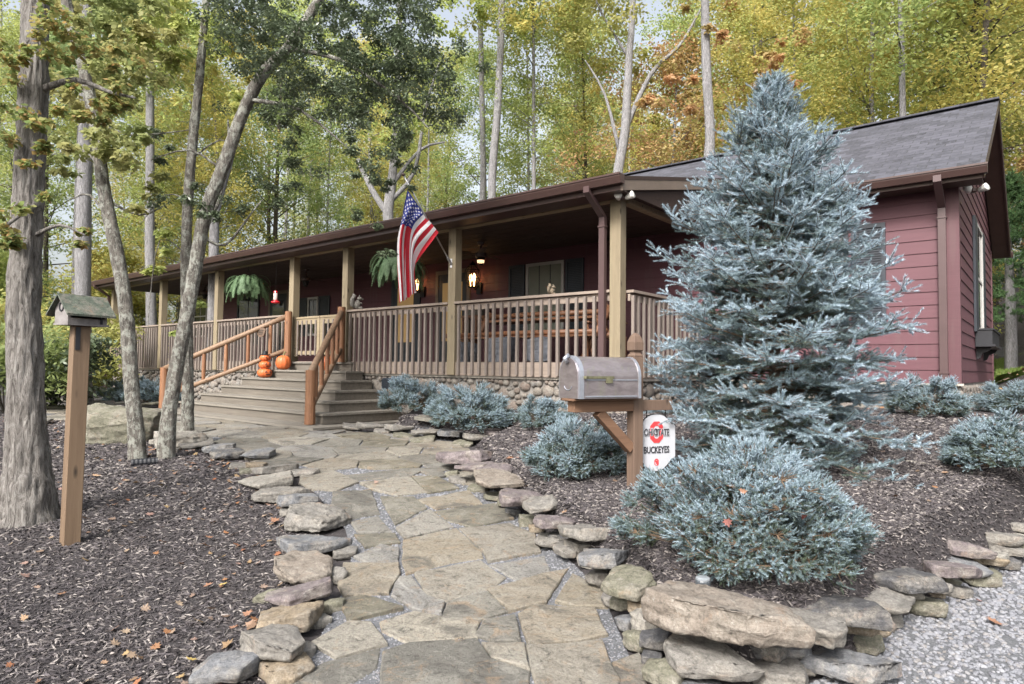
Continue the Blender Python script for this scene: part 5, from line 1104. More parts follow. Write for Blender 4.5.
back([(153, 390), (152, 340), (150, 250), (150, 160), (150, 0)], 24, [.20, .19, .17, .15, .12], 'bark_pale', 'grey trunk seen through the open left bay of the porch', 'lf_lime', fill(90, 230, -60, 100, 12, -1, 2, 30, 42))
back([(705, 330), (706, 200), (710, 140), (706, 60), (704, -60)], 17.5, [.18, .16, .14, .12, .1], 'bark_pale', 'grey trunk among coral red leaves beyond the roof ridge', 'lf_orange', fill(610, 800, 40, 140, 7, -1, 3, 16, 26)+fill(660, 820, -20, 40, 4, -1, 3, 16, 24))
back([(1043, 320), (1044, 240), (1046, 150), (1050, 60), (1052, -60)], 19, [.13, .12, .11, .09, .07], 'bark_dark', 'orange leafed tree beyond the rear corner of the house at the right edge', 'lf_orange', fill(1000, 1120, 130, 250, 18, -1, 2, 22, 34))
# pine at the far right
pp = PD(1010, 345, 17.5); r = empty('pine_tree', (pp.x, pp.y, HZ(pp.x, pp.y)-.1)); tag(r, 'soft green pine standing at the right edge beyond the house corner', 'tree')
H_ = 3.3+2.6; mb = MB(); mb.tube([(0, 0, 0), (.03, 0, 2), (0, .02, H_)], [.17, .13, .03], 9, jit=.05); mb.build('trunk', M['bark_pale'], r, smooth=True)
B_, D_, L_ = [], [], []
for k in range(360):
    f = random.uniform(.32, .98); az = random.uniform(0, 6.283); R_ = (1-f)**.7*2.1*random.uniform(.35, 1); e = random.uniform(-.15, .35)
    for j in range(9): q = Vector((cos(az)*R_+random.gauss(0, .12), sin(az)*R_+random.gauss(0, .12), f*H_+R_*e*.4+random.gauss(0, .06))); B_.append(q[:]); D_.append((cos(az)+random.gauss(0, .5), sin(az)+random.gauss(0, .5), random.uniform(.1, .8))); L_.append(.16)
v2, f2, t2 = needles(np.array(B_), np.array(D_), np.array(L_), 26, .10, .014, np.full(len(B_), .5)); npmesh('crown', v2, f2, M['lf_pine'], r, tint=t2)
# low broadleaf bushes at the wood edge, left
def bush(label, px, py, D, w_, h_, leaf, lsize, N=70):
    p = PD(px, py, D); z = HZ(p.x, p.y); r = empty('bush', (p.x, p.y, z)); tag(r, label, 'bush'); C = []; R_ = []; mb = MB()
    for k in range(16):
        a = random.uniform(0, 6.28); q = Vector((cos(a)*w_*random.uniform(.1, .5), sin(a)*w_*random.uniform(.1, .5), h_*random.uniform(.25, .95))); mb.tube([(0, 0, 0), (q.x*.4, q.y*.4, q.z*.5), q], [.015, .01, .004], 5)
        for _ in range(3): C.append((q+Vector((random.gauss(0, .12), random.gauss(0, .12), random.gauss(0, .1)))*w_)[:]); R_.append(w_*random.uniform(.12, .22))
    mb.build('stems', M['bark_dark'], r); V_, F_ = leafcloud(np.array(C), np.array(R_), N, lsize, .8, asp=.45); npmesh('foliage', V_, F_, M[leaf], r)
bush('dark green laurel bush right of the big trunk at the wood edge', 55, 385, 14, 2.0, 1.5, 'lf_holly', .16)
bush('large leafed bush behind the birdhouse post', 88, 385, 17, 2.0, 2.2, 'lf_lime', .16); bush('dark shrub left of the porch end downspout', 97, 385, 21.5, 2.0, 2.6, 'lf_green', .12)
bush('low green bush at the left edge behind the big trunk', 5, 390, 13, 2.2, 1.6, 'lf_green', .14); bush('yellowing bush at the wood edge left of the big trunk', 12, 380, 19, 3.0, 3.2, 'lf_yellow', .15)
# lawn strip and road up the slope at the right
lx = [PD(985, 343, 17.0), PD(1100, 343, 17.0), PD(1100, 334, 21), PD(975, 334, 21)]
LAWN = [(p.x, p.y) for p in lx]; lg = gridmesh('lawn', np.arange(10, 24, .2), np.arange(15, 23, .2), M['grass'], .03, LAWN); tag(lg, kind='structure')
x, y = scatter_in(LAWN, 60000); n = len(x); s = RNG.uniform(.05, .12, n); P = np.stack([x, y, hgt(x, y)+.02], 1)
bl_v = np.array([(-.12, 0, 0), (.12, 0, 0), (.0, .25, 1.0)]); vv, ff = instance_shapes(bl_v, np.array([(0, 1, 2)]), P, randrot(n, .3), np.stack([s, s, s], 1)); go = npmesh('grass', vv, ff, M['grass']); tag(go, 'strip of bright lawn grass up the slope at the right', 'grass', kind='stuff')
rx = [PD(975, 334, 21.3), PD(1110, 334, 21.3), PD(1110, 326, 25), PD(970, 326, 25)]; ROAD = [(p.x, p.y) for p in rx]
rg = gridmesh('road', np.arange(12, 30, .25), np.arange(20, 27, .25), simple('grey asphalt road', (.06,.06,.065), .9, .2, 10), .03, ROAD); tag(rg, kind='structure')
# ------------------------------------------------------------------ mailbox
random.seed(77)
mp = Vector((.975, 5.15, 0)); mp.z = HZ(mp.x, mp.y)
MR = radians(28); mail = empty('mailbox', mp, MR); tag(mail, 'galvanised metal mailbox on brown cedar post with carved finial and diagonal brace', 'mailbox')
zb_m = 1.285-mp.z                                   # underside of the box above the ground
mb = MB(); mb.box(-.046, .046, -.046, .046, -.1, 1.60-mp.z); mb.build('post', M['mailwood'], mail, bevel=.004)
zt = 1.60-mp.z
mb = MB(); mb.lathe([(.062, zt+.001), (.062, zt+.018), (.045, zt+.03), (.045, zt+.045), (.066, zt+.055), (.066, zt+.12), (.045, zt+.165), (.018, zt+.19), (0, zt+.195)], 4); mb.v = [(x*cos(pi/4)-y*sin(pi/4), x*sin(pi/4)+y*cos(pi/4), z) for x, y, z in mb.v]; mb.build('finial', M['mailwood'], mail, bevel=.003)
mb = MB(); mb.box(-.60, -.0475, -.045, .045, zb_m-.105, zb_m-.022); mb.build('arm', M['mailarm'], mail, bevel=.003)
mb = MB(); mb.box(-.64, -.0475, -.085, .085, zb_m-.020, zb_m-.002); mb.build('arm', M['mailarm'], mail, bevel=.003)
mb = MB(); mb.box(.0475, .36, -.028, .028, zb_m-.105, zb_m-.022); mb.build('sign_arm', M['mailwood'], mail, bevel=.003)
mb = MB(); mb.beam((-.36, 0, zb_m-.107), (-.045, 0, zb_m-.40), .07, .075); mb.build('brace', M['mailarm'], mail, bevel=.003)
def mailmetal():
    mt, nt, b = newmat('dull galvanised mailbox metal'); v = coords(nt)
    n1 = noi(nt, coords(nt, (3, 3, 8)), 3, 5, .6, .4); col = ramp(nt, n1, [(.3, (.26,.225,.23)), (.7, (.40,.355,.36))])
    n2 = noi(nt, coords(nt, (40, 40, 6)), 1, 4); col = mixc(nt, ramp(nt, n2, [(.55, (0,0,0)), (.75, (.5,.5,.5))]), col, (.33,.34,.23))
    nt.links.new(col, b.inputs['Base Color']); b.inputs['Metallic'].default_value = .75; b.inputs['Roughness'].default_value = .36; bump(nt, b, n1, .1, .004); return mt
M['mailmetal'] = mailmetal(); M['mailedge'] = simple('bright worn metal edge', (.40,.42,.47), .4, .1, 20, .7, bs=0)
W2, Hs, Lb = .135, .165, .56; x1 = -.055; x0 = x1-Lb
def arch(x, g=0):
    pts = [(x, -W2-g, zb_m), (x, -W2-g, zb_m+Hs)]
    for k in range(1, 12): a = pi-pi*k/12; pts.append((x, (W2+g)*cos(a), zb_m+Hs+(W2+.012+g)*sin(a)))
    pts += [(x, W2+g, zb_m+Hs), (x, W2+g, zb_m)]; return pts
def archsolid(mb, xa, xb, g=0, ga=None):
    A, B = arch(xa, g if ga is None else ga), arch(xb, g); n = len(A); mb.add(A+B, [(i, (i+1) % n, (i+1) % n+n, i+n) for i in range(n)]+[tuple(range(n-1, -1, -1)), tuple(range(n, 2*n))])
mb = MB(); archsolid(mb, x0+.012, x1); mb.build('body', M['mailmetal'], mail)
mb = MB(); archsolid(mb, x0-.004, x0+.035, .006); mb.build('front_rim', M['mailedge'], mail)
mb = MB(); archsolid(mb, x0-.012, x0-.005, -.012); mb.build('door', M['mailmetal'], mail)
mb = MB(); archsolid(mb, x1-.022, x1+.002, .005); mb.build('rear_rim', M['mailedge'], mail)
mb = MB(); mb.box(x0+.05, x1-.035, -W2-.007, -W2+.001, zb_m+.012, zb_m+.022); mb.build('side_crease', M['mailedge'], mail)
mb = MB(); mb.box(x0+.05, x1-.035, -W2-.006, -W2+.001, zb_m+.135, zb_m+.143); mb.build('side_crease', M['mailedge'], mail)
M['brassgreen'] = simple('green tarnished brass', (.17,.165,.10), .5, .35, 20, .5)
mb = MB(); mb.box(x0+.03, x0+.30, -W2-.014, -W2-.007, zb_m+.148, zb_m+.166); mb.box(x0+.23, x0+.285, -W2-.016, -W2-.006, zb_m+.115, zb_m+.166); mb.lathe([(.017, -.01), (.017, .01)], 10, c=(x0+.045, -W2-.012, zb_m+.157)); mb.build('flag', M['brassgreen'], mail)
mb = MB(); mb.tube([(x0-.02, 0, zb_m+Hs+.10), (x0-.045, 0, zb_m+Hs+.13), (x0-.01, 0, zb_m+Hs+.155)], .017, 8); mb.build('door_pull', M['mailedge'], mail, smooth=True)
mb = MB(); mb.tube([(x0-.014, .05*cos(t), zb_m+.09-.03*sin(t)) for t in [pi*k/10 for k in range(11)]], .004, 5); mb.build('door_emblem', M['mailedge'], mail)
# ------------------------------------------------------------------ hanging team sign
sg = empty('hanging_sign', mp+Vector((cos(MR)*.215, sin(MR)*.215-.0, zb_m-.365)), MR-radians(6)); tag(sg, 'white scalloped plaque with a red block O and lettering, hanging from the mailbox post', 'sign')
def outline(w, h):
    half = [(0, h/2), (.10*w, .495*h), (.2*w, .47*h), (.29*w, .42*h), (.36*w, .355*h), (.40*w, .33*h), (.46*w, .315*h), (.5*w, .29*h), (.5*w, -.25*h), (.47*w, -.28*h), (.40*w, -.29*h), (.36*w, -.33*h), (.28*w, -.40*h), (.18*w, -.46*h), (.08*w, -.495*h), (0, -.5*h)]
    return half+[(-x, z) for x, z in half[-2:0:-1]]
def plate(name, pts, y0, y1, mat, par):
    n = len(pts); mb = MB(); mb.add([(x, y0, z) for x, z in pts]+[(x, y1, z) for x, z in pts], [tuple(range(n-1, -1, -1)), tuple(range(n, 2*n))]+[(i, (i+1) % n, (i+1) % n+n, i+n) for i in range(n)]); return mb.build(name, mat, par)
M['signedge'] = simple('dark sign edge', (.03,.03,.035), .5, bs=0); M['signwhite'] = simple('weathered white sign', (.43,.44,.47), .5, .06, 5, bs=.03); M['scarlet'] = simple('scarlet paint', (.58,.045,.05), .5, .08, 5, bs=0); M['ink'] = simple('black paint', (.03,.03,.035), .5, .05, 5, bs=0)
SW, SHh = .375, .465
plate('backing', outline(SW, SHh), .004, .012, M['signedge'], sg); plate('face', outline(SW*.96, SHh*.97), -.003, .0035, M['signwhite'], sg)
def text(par, s, x, z, size, mat, y=-.0055, sx=1, name='lettering', ext=.0012, bold=0):
    cu = bpy.data.curves.new(name, 'FONT'); cu.body = s; cu.size = size; cu.align_x = 'CENTER'; cu.align_y = 'CENTER'; cu.extrude = ext; cu.offset = bold; cu.resolution_u = 3
    tmp = bpy.data.objects.new('tmp', cu); COL.objects.link(tmp); dg_ = bpy.context.evaluated_depsgraph_get(); dg_.update(); me = bpy.data.meshes.new_from_object(tmp.evaluated_get(dg_)); bpy.data.objects.remove(tmp)
    co = np.empty(len(me.vertices)*3); me.vertices.foreach_get('co', co); co = co.reshape(-1, 3); c = np.stack([co[:, 0]*sx+x, y-co[:, 2], co[:, 1]+z], 1); me.vertices.foreach_set('co', c.ravel()); me.update(); me.materials.clear(); return link(name, me, mat, par)
def ring_o(cx, cz, w, h, th, y0, y1, mat, name):
    def octo(w, h): c = min(w, h)*.30; return [(w/2-c, h/2), (w/2, h/2-c), (w/2, -h/2+c), (w/2-c, -h/2), (-w/2+c, -h/2), (-w/2, -h/2+c), (-w/2, h/2-c), (-w/2+c, h/2)]
    A, B = octo(w, h), octo(w-2*th, h-2*th); vs = [(cx+x, y, cz+z) for y in (y0, y1) for L in (A, B) for x, z in L]; fs = []
    for i in range(8): j = (i+1) % 8; fs += [(i, j, 8+j, 8+i), (16+i, 24+i, 24+j, 16+j), (i, 16+i, 16+j, j), (8+i, 8+j, 24+j, 24+i)]
    mb = MB(); mb.add(vs, fs); return mb.build(name, mat, sg)
ring_o(0, .085, .12, .17, .034, -.0065, -.004, M['scarlet'], 'block_letter')
for s_, x_, z_, sz_ in (('OHIO', -.056, .084, .070), ('STATE', .052, .080, .066)): text(sg, s_, x_, z_, sz_*1.12, M['signwhite'], -.0078, .62, 'lettering_outline', bold=.005); text(sg, s_, x_, z_, sz_*1.12, M['ink'], -.0098, .62, bold=.0012)
text(sg, 'BUCKEYES', 0, -.058, .074, M['ink'], -.0062, .70, bold=.0018)
ring_o(0, -.155, .040, .056, .009, -.0062, -.004, M['scarlet'], 'emblem'); mb = MB(); mb.box(-.009, .009, -.0056, -.004, -.168, -.142); mb.build('emblem', M['scarlet'], sg)
for x_ in (-.09, .09):
    mb = MB()
    for k in range(4): mb.lathe([(.0035, 0), (.006, .008), (.0035, .016)], 6, c=(x_, .004, SHh*.40+k*.022)); 
    mb.tube([(x_, .004, SHh*.37), (x_, .004, SHh*.37+.09)], .0022, 5); mb.build('chain', M['iron'], sg)
# ------------------------------------------------------------------ birdhouse feeder on tall post
bp0 = PD(70, 543, 4.62); bp0.z = HZ(bp0.x, bp0.y); topP = PD(80.5, 326, 4.62)
bh = empty('birdhouse', bp0); tag(bh, 'weathered birdhouse with mossy green roof on a tall leaning tan post', 'birdhouse')
tv_ = topP-bp0; ax = tv_.normalized(); rot = Matrix.Rotation(radians(48), 4, 'Z'); lean = Vector((0, 0, 1)).rotation_difference(ax).to_matrix().to_4x4()
Mx = lean @ rot
mb = MB(); mb.box(-.052, .052, -.052, .052, -.12, tv_.length, 0, Mx); mb.build('post', M['feedpost'], bh, bevel=.004)
M['oldwood'] = wood('silvery peeling boards', (.12,.105,.105), (.24,.225,.22), (.34,.325,.32), axis='x', knots=False); M['mossroof'] = stone_mat('mossy green roofing', ((.055,.068,.055), (.095,.115,.09), (.14,.16,.13)), 7, False, False, .3, .5)
T = Matrix.Translation(tv_) @ lean @ Matrix.Rotation(radians(61), 4, 'Z') @ Matrix.Diagonal((.82, .8, .9, 1)) @ Matrix.Translation((-.03, 0, 0))
mb = MB(); mb.box(-.13, .21, -.115, .115, .0, .016, 0, T); mb.build('floor_board', M['oldwood'], bh)
gh = [(-.105, .017), (.105, .017), (.105, .13), (0, .225), (-.105, .13)]
for xa, xb in ((-.125, -.105), (.175, .195)):
    mb = MB(); vs = [(xa, y, z) for y, z in gh]+[(xb, y, z) for y, z in gh]; mb.add([T @ Vector(v) for v in vs], [(4,3,2,1,0), (5,6,7,8,9)]+[(i, (i+1) % 5, (i+1) % 5+5, i+5) for i in range(5)]); mb.build('end_board', M['oldwood'], bh)
mb = MB(); mb.box(-.104, .174, -.105, -.095, .017, .055, 0, T); mb.build('tray_side', M['oldwood'], bh); mb = MB(); mb.box(-.104, .174, .095, .105, .017, .10, 0, T); mb.build('tray_side', M['oldwood'], bh)
mb = MB(); mb.box(-.06, .12, -.085, .085, .0165, .060, 0, T); mb.build('seed_drawer', M['feedpost'], bh)
mb = MB(); mb.box(.135, .155, -.112, -.1055, .0, .10, 0, T); mb.build('side_strip', M['black'], bh)
def roofhalf(s):
    a = [(-.165, 0, .243), (.235, 0, .243), (.235, s*.175, .085), (-.165, s*.175, .085)]; return [T @ Vector(v) for v in a]+[T @ (Vector(v)-Vector((0, 0, .016))) for v in a]
for s in (-1, 1):
    mb = MB(); mb.add(roofhalf(s), [(0,1,2,3) if s > 0 else (3,2,1,0), (4,7,6,5) if s > 0 else (5,6,7,4), (0,4,5,1), (1,5,6,2), (2,6,7,3), (3,7,4,0)]); mb.build('roof_panel', M['mossroof'], bh)
mb = MB(); mb.box(-.04, -.012, -.058, -.0525, tv_.length-.17, tv_.length-.01, 0, Mx); mb.build('bracket', M['black'], bh)
# entrance hole ring on the left end
mb = MB(); mb.tube([T @ Vector((-.127, .032*cos(t), .14+.032*sin(t))) for t in [2*pi*k/14 for k in range(15)]], .006, 6); mb.build('entrance_ring', M['black'], bh)
# ------------------------------------------------------------------ drain pipe and garden light
dp0 = PG(131, 466); dp = empty('drain_pipe', (dp0.x, dp0.y, HZ(dp0.x, dp0.y)+.03)); tag(dp, 'short black corrugated drain pipe end lying between the thin tree trunks', 'pipe')
mb = MB(); d_ = Vector((cos(.5), sin(.5), .03)); pts = [d_*(k*.02) for k in range(14)]; mb.tube(pts, [.042+(.004 if k % 2 else 0) for k in range(14)], 14, cap=False); mb.build('pipe', M['black'], dp)
mb = MB(); mb.tube([d_*.02, d_*.03], [.038, .038], 12); mb.build('mouth', M['dark'], dp)
gl = PD(703, 588, 3.12); g_ = empty('garden_light', (gl.x, gl.y, gl.z-.05)); tag(g_, 'small dark garden light poking up behind the big capstone', 'light fixture')
M['greyplastic'] = simple('dark grey plastic', (.07,.08,.09), .4, bs=0)
mb = MB(); mb.lathe([(.03, 0), (.032, .02), (.036, .085), (.033, .09)], 14); mb.build('housing', M['greyplastic'], g_, smooth=False); mb = MB(); mb.lathe([(.034, .0905), (.034, .098), (.026, .103), (0, .104)], 14); mb.build('cap', simple('grey lens cap', (.22,.24,.26), .3, bs=0), g_)
mb = MB(); mb.tube([(0, 0, -.25), (0, 0, .0)], .008, 6); mb.build('stake', M['greyplastic'], g_)
# ------------------------------------------------------------------ flag on its pole
fb0 = HW(-3.16, -.10, 3.26); tip = HW(-3.1, -1.21, 4.47)
fr_ = empty('flag', fb0); tag(fr_, 'drooping American flag on a slanted silver pole fixed to the porch post', 'flag')
pv = tip-fb0; mb = MB(); mb.tube([(0, 0, 0), pv*.5, pv], .013, 10); mb.build('pole', M['steel'], fr_, smooth=True)
mb = MB(); mb.lathe([(.0, -.03), (.022, -.02), (.028, 0), (.022, .02), (0, .03)], 12, c=pv+pv.normalized()*.03); mb.build('finial', M['brown'], fr_, smooth=True)
mb = MB(); mb.tube([pv.normalized()*-.02, pv.normalized()*.12], .022, 10); bx = V*1.0; mb.beam(V*.03+Vector((0, 0, -.07)), V*.03+Vector((0, 0, .08)), .06, .02); mb.build('bracket', M['steel'], fr_)
NS, NF = 39, 60; hoist = .915; fly = 1.52
KS = [0, 7/13, 1]; KT = [0, .4, .6, 1]
KP = [[(407.5,190),(399,225),(396,250),(399.5,303)], [(424,213.5),(411.5,229),(408.5,256),(409,297)], [(438.5,232.5),(419,259),(414.5,272),(417,291)]]
KW = [[PD(a, b, 10.24+.32*KS[i]-.10*KT[j])-fb0 for j, (a, b) in enumerate(r)] for i, r in enumerate(KP)]
def bez(K, W, x):
    i = 0
    while i < len(K)-2 and x > K[i+1]: i += 1
    t = (x-K[i])/(K[i+1]-K[i]); g = lambda k: W[max(0, min(len(W)-1, k))]; p0, p1, p2, p3 = g(i-1), g(i), g(i+1), g(i+2)
    if i == 0: p0 = p1*2-p2
    if i == len(K)-2: p3 = p2*2-p1
    return .5*((2*p1)+(p2-p0)*t+(2*p0-5*p1+4*p2-p3)*t*t+(3*p1-p0-3*p2+p3)*t**3)
def fpt(s, t):           # s 0 at the pole tip, 1 low on the pole; t along the fly; cloth drops from the slanted pole in long folds
    q = bez(KS, [bez(KT, r, t) for r in KW], s); w = min(1, t*2.6)
    dep = (.085*sin(s*21+.6+t*1.5)*(1-.55*s)+.03*sin(s*47+t*4))*w
    return q+Vector((.012*sin(s*33+t*3)*w, dep, 0))
fm = MB(); gv = [[fpt(i/NS, j/NF) for j in range(NF+1)] for i in range(NS+1)]
vs = [p for r_ in gv for p in r_]; fs = []; mi = []
for i in range(NS):
    for j in range(NF):
        fs.append((i*(NF+1)+j, i*(NF+1)+j+1, (i+1)*(NF+1)+j+1, (i+1)*(NF+1)+j)); mi.append(2 if (i < 21 and j < NF*.4) else (0 if (i//3) % 2 == 0 else 1))
def cloth(name, c):
    mt, nt, b = newmat(name); b.inputs['Base Color'].default_value = rgb(c); b.inputs['Roughness'].default_value = .8; t = nt.nodes.new('ShaderNodeBsdfTranslucent'); t.inputs[0].default_value = rgb(c); mx = nt.nodes.new('ShaderNodeMixShader'); mx.inputs[0].default_value = .22
    nt.links.new(b.outputs[0], mx.inputs[1]); nt.links.new(t.outputs[0], mx.inputs[2]); nt.links.new(mx.outputs[0], nt.nodes['Material Output'].inputs[0]); return mt
cl = [cloth('red stripe cloth', (.62,.025,.045)), cloth('white stripe cloth', (.78,.77,.80)), cloth('blue canton cloth', (.03,.045,.26))]
me = bpy.data.meshes.new('cloth'); me.from_pydata([tuple(p) for p in vs], [], fs); me.polygons.foreach_set('material_index', mi); me.polygons.foreach_set('use_smooth', [True]*len(fs)); fc = link('cloth', me, cl, fr_)
def fq(s, t, o):
    e = .004; p = fpt(s, t); n = (fpt(s+e, t)-p).cross(fpt(s, t+e)-p).normalized(); return p+n*o
mb = MB()
for r_ in range(9):
    for c_ in range(6 if r_ % 2 == 0 else 5):
        s = (r_+1)/10*(7/13); t = ((c_*2+1)/12 if r_ % 2 == 0 else (c_*2+2)/12)*.4
        for o in (-.004, .004):
            ring = [fq(s, t, o)]
            for k in range(10): rr = .031 if k % 2 == 0 else .0125; a = 2*pi*k/10; ring.append(fq(s+rr*cos(a)/hoist, t+rr*sin(a)/fly, o))
            mb.add(ring, [(0, 1+k, 1+(k+1) % 10) for k in range(10)])
mb.build('stars', cl[1], fc)
# ------------------------------------------------------------------ hanging ferns, feeder, wall lanterns, fans
def fern(X, Y, z, R, label, n=170):
    p = HW(X, Y, z); r = empty('hanging_fern', p); tag(r, label, 'plant', 'ferns hanging under the porch beam')
    mb = MB(); mb.lathe([(.09, -.06), (.13, .0), (.145, .08), (.15, .085), (.13, .086)], 14); mb.build('basket', simple('brown basket', (.10,.06,.04), .8), r)
    mb = MB()
    for k in range(3): a = 2*pi*k/3; mb.tube([(.13*cos(a), .13*sin(a), .08), (0, 0, .42), (0, 0, 3.84-z)], .0035, 5)
    mb.build('hanger', M['iron'], r)
    VV, FF = [], []; q = 0
    for k in range(n):
        az = random.uniform(0, 2*pi); L = R*random.uniform(.55, 1.2); e0 = random.uniform(-.1, 1.4); pts = []; p_ = Vector((.05*cos(az), .05*sin(az), .08)); m_ = 16; e = e0
        for j in range(m_): pts.append(p_.copy()); p_ = p_+Vector((cos(az)*cos(e), sin(az)*cos(e), sin(e)))*L/m_; e -= (e0+1.5)/m_*random.uniform(1.0, 1.5)*(1 if e > -1.4 else 0)
        sd = Vector((-sin(az), cos(az), 0))
        for j in range(1, m_-1):
            t = j/m_; wl = .052*sin(pi*min(1, t*.85+.15))**.6*(1.0); d = (pts[j+1]-pts[j]).normalized()
            for s in (-1, 1):
                for h_ in (0, .5):
                    b0 = pts[j].lerp(pts[j+1], h_); tp = b0+sd*s*wl+d*.02+Vector((0, 0, -.012)); VV += [b0-d*.006, b0+d*.008, tp+d*.004, tp-d*.006]; FF.append((q, q+1, q+2, q+3)); q += 4
        for j in range(m_-1): b0, b1 = pts[j], pts[j+1]; VV += [b0-sd*.003, b0+sd*.003, b1+sd*.002, b1-sd*.002]; FF.append((q, q+1, q+2, q+3)); q += 4
    npmesh('fronds', np.array([v[:] for v in VV]), np.array(FF), M['fern'], r)
fern(-9.97, -.0, 3.36, .68, 'large arching fern hanging left of the steps under the porch beam'); fern(-4.56, -.05, 3.30, .66, 'arching fern hanging behind the flag')
fe = empty('hummingbird_feeder', HW(-8.76, 0, 2.92)); tag(fe, 'small red and clear hummingbird feeder hanging beside the fern', 'feeder')
mb = MB(); mb.lathe([(.02, -.03), (.085, -.02), (.10, 0), (.085, .02), (.04, .035)], 16); mb.build('base_dish', M['red'], fe, smooth=True)
mb = MB(); mb.lathe([(.04, .036), (.048, .06), (.048, .19), (.03, .22)], 14); mb.build('bottle', simple('clear bottle', (.55,.45,.42), .1, bs=0), fe, smooth=True)
mb = MB(); mb.lathe([(.05, .221), (.04, .25), (0, .26)], 14); mb.build('lid', M['red'], fe); mb = MB(); mb.tube([(0, 0, .255), (0, 0, .93)], .003, 5); mb.build('wire', M['iron'], fe)
def lantern(X, z, label):
    r = empty('wall_lantern', HW(X, PW-.02, z), HROT); r.scale = (1.4, 1.4, 1.35); tag(r, label, 'lantern', 'lit lanterns on the porch wall')
    y = -.17; mb = MB(); mb.box(-.05, .05, -.03, .0, -.20, -.02); mb.tube([(0, -.02, -.06), (0, -.10, -.14), (0, -.17, -.10)], .009, 6); mb.build('wall_bracket', M['iron'], r)
    mb = MB()
    for k in range(6):
        a = 2*pi*k/6; c, s = cos(a), sin(a); mb.tube([(c*.06, y+s*.06, -.10), (c*.12, y+s*.12, .02), (c*.12, y+s*.12, .16), (c*.05, y+s*.05, .24)], .007, 5)
    for zz, rr in ((.02, .12), (.16, .12)): mb.tube([(rr*cos(t), y+rr*sin(t), zz) for t in [2*pi*k/12 for k in range(13)]], .006, 5)
    mb.lathe([(.07, -.115), (.07, -.10)], 12, c=(0, y, 0)); mb.lathe([(.07, .23), (.04, .27), (.012, .30), (0, .33)], 12, c=(0, y, 0)); mb.build('cage', M['iron'], r)
    for c, s in ((-.035, 0), (.035, 0), (0, .035)): mb = MB(); mb.lathe([(.008, -.09), (.012, -.02), (.026, .03), (.026, .06), (.008, .11), (0, .115)], 10, c=(c, y+s, .0)); mb.build('bulb', M['bulb'], r, smooth=True)
lantern(-4.93, 3.38, 'lit wall lantern right of the doorway, seen just right of the flag post'); lantern(-6.72, 3.42, 'lit wall lantern left of the doorway, seen behind the flag fern')
def fan(X, Y, label, lit=True):
    r = empty('ceiling_fan', HW(X, Y, 3.60), HROT+.5); tag(r, label, 'fan', 'ceiling fans under the porch')
    mb = MB(); mb.lathe([(.02, .0), (.11, .02), (.12, .09), (.05, .13), (.02, .15), (.02, .24), (.06, .25), (.07, .298)], 16); mb.build('motor', M['brown'], r, smooth=False)
    for k in range(5):
        a = 2*pi*k/5; mb = MB(); Mk = Matrix.Rotation(a, 4, 'Z') @ Matrix.Translation((0, 0, .07)) @ Matrix.Rotation(radians(12), 4, 'X'); mb.box(.12, .25, -.02, .02, -.004, .004, 0, Mk); mb.box(.22, .66, -.065, .065, .0045, .012, 0, Mk); mb.build('blade', M['ceiling'], r)
    mb = MB(); mb.lathe([(.055, -.10), (.07, -.04), (.09, .0)], 12); mb.lathe([(.03, -.135), (.06, -.11)], 12); mb.build('light_cage', M['iron'], r)
    if lit: mb = MB(); mb.lathe([(.0, -.10), (.04, -.08), (.045, -.03), (.0, -.0)], 12, c=(.0, 0, -.012), sx=1.6, sy=1.6); mb.build('globe', emis('fan light globe '+label[:8], (1, .62, .34), .9), r, smooth=True)
fan(-3.75, 1.3, 'dark ceiling fan with lit glass globe above the right part of the porch'); fan(-14.9, 1.3, 'dark ceiling fan far down the porch near the left end', False); fan(-9.6, 1.3, 'dark ceiling fan in the middle of the porch behind the large fern', False)
# ------------------------------------------------------------------ pumpkins
def pumpkin_lathe(mb, R, H_, c=(0, 0, 0), n=40, ribs=10):
    prof = []
    for k in range(13): a = -pi/2+pi*k/12; prof.append((R*cos(a)**.7 if k not in (0, 12) else .02*R, H_/2+H_/2*sin(a)))
    vs = [];
    for r, z in prof:
        for k in range(n): t = 2*pi*k/n; q = r*(1-.07*(abs(cos(ribs*t/2))**6)); vs.append((c[0]+q*cos(t), c[1]+q*sin(t), c[2]+z))
    fs = [(i*n+k, i*n+(k+1) % n, (i+1)*n+(k+1) % n, (i+1)*n+k) for i in range(12) for k in range(n)]+[tuple(range(n-1, -1, -1)), tuple(range(12*n, 13*n))]; mb.add(vs, fs)
def pumpkin(X, Y, z, R, H_, label):
    r = empty('pumpkin', HW(X, Y, z)); tag(r, label, 'pumpkin'); mb = MB(); pumpkin_lathe(mb, R, H_); mb.build('shell', M['orangeglaze'], r, smooth=True)
    mb = MB(); mb.tube([(0, 0, H_-.012), (.01, 0, H_+.04), (.04, 0, H_+.08)], [.028, .018, .022], 7); mb.build('stem', M['stem'], r)
pumpkin(-7.78, -.36, 1.415, .155, .30, 'round orange pumpkin at the foot of the left upper newel post')
pumpkin(-6.25, -.36, 1.415, .15, .28, 'round orange pumpkin partly hidden behind the right log handrail')
jr = empty('stacked_pumpkins', HW(-8.05, -.62, 1.245)); tag(jr, 'tower of three small orange jack-o-lanterns with a black hat on the left of the steps', 'decoration')
fdir = Vector((-jr.location.x, -jr.location.y, 0)).normalized(); fa = atan2(fdir.y, fdir.x)
z_ = 0
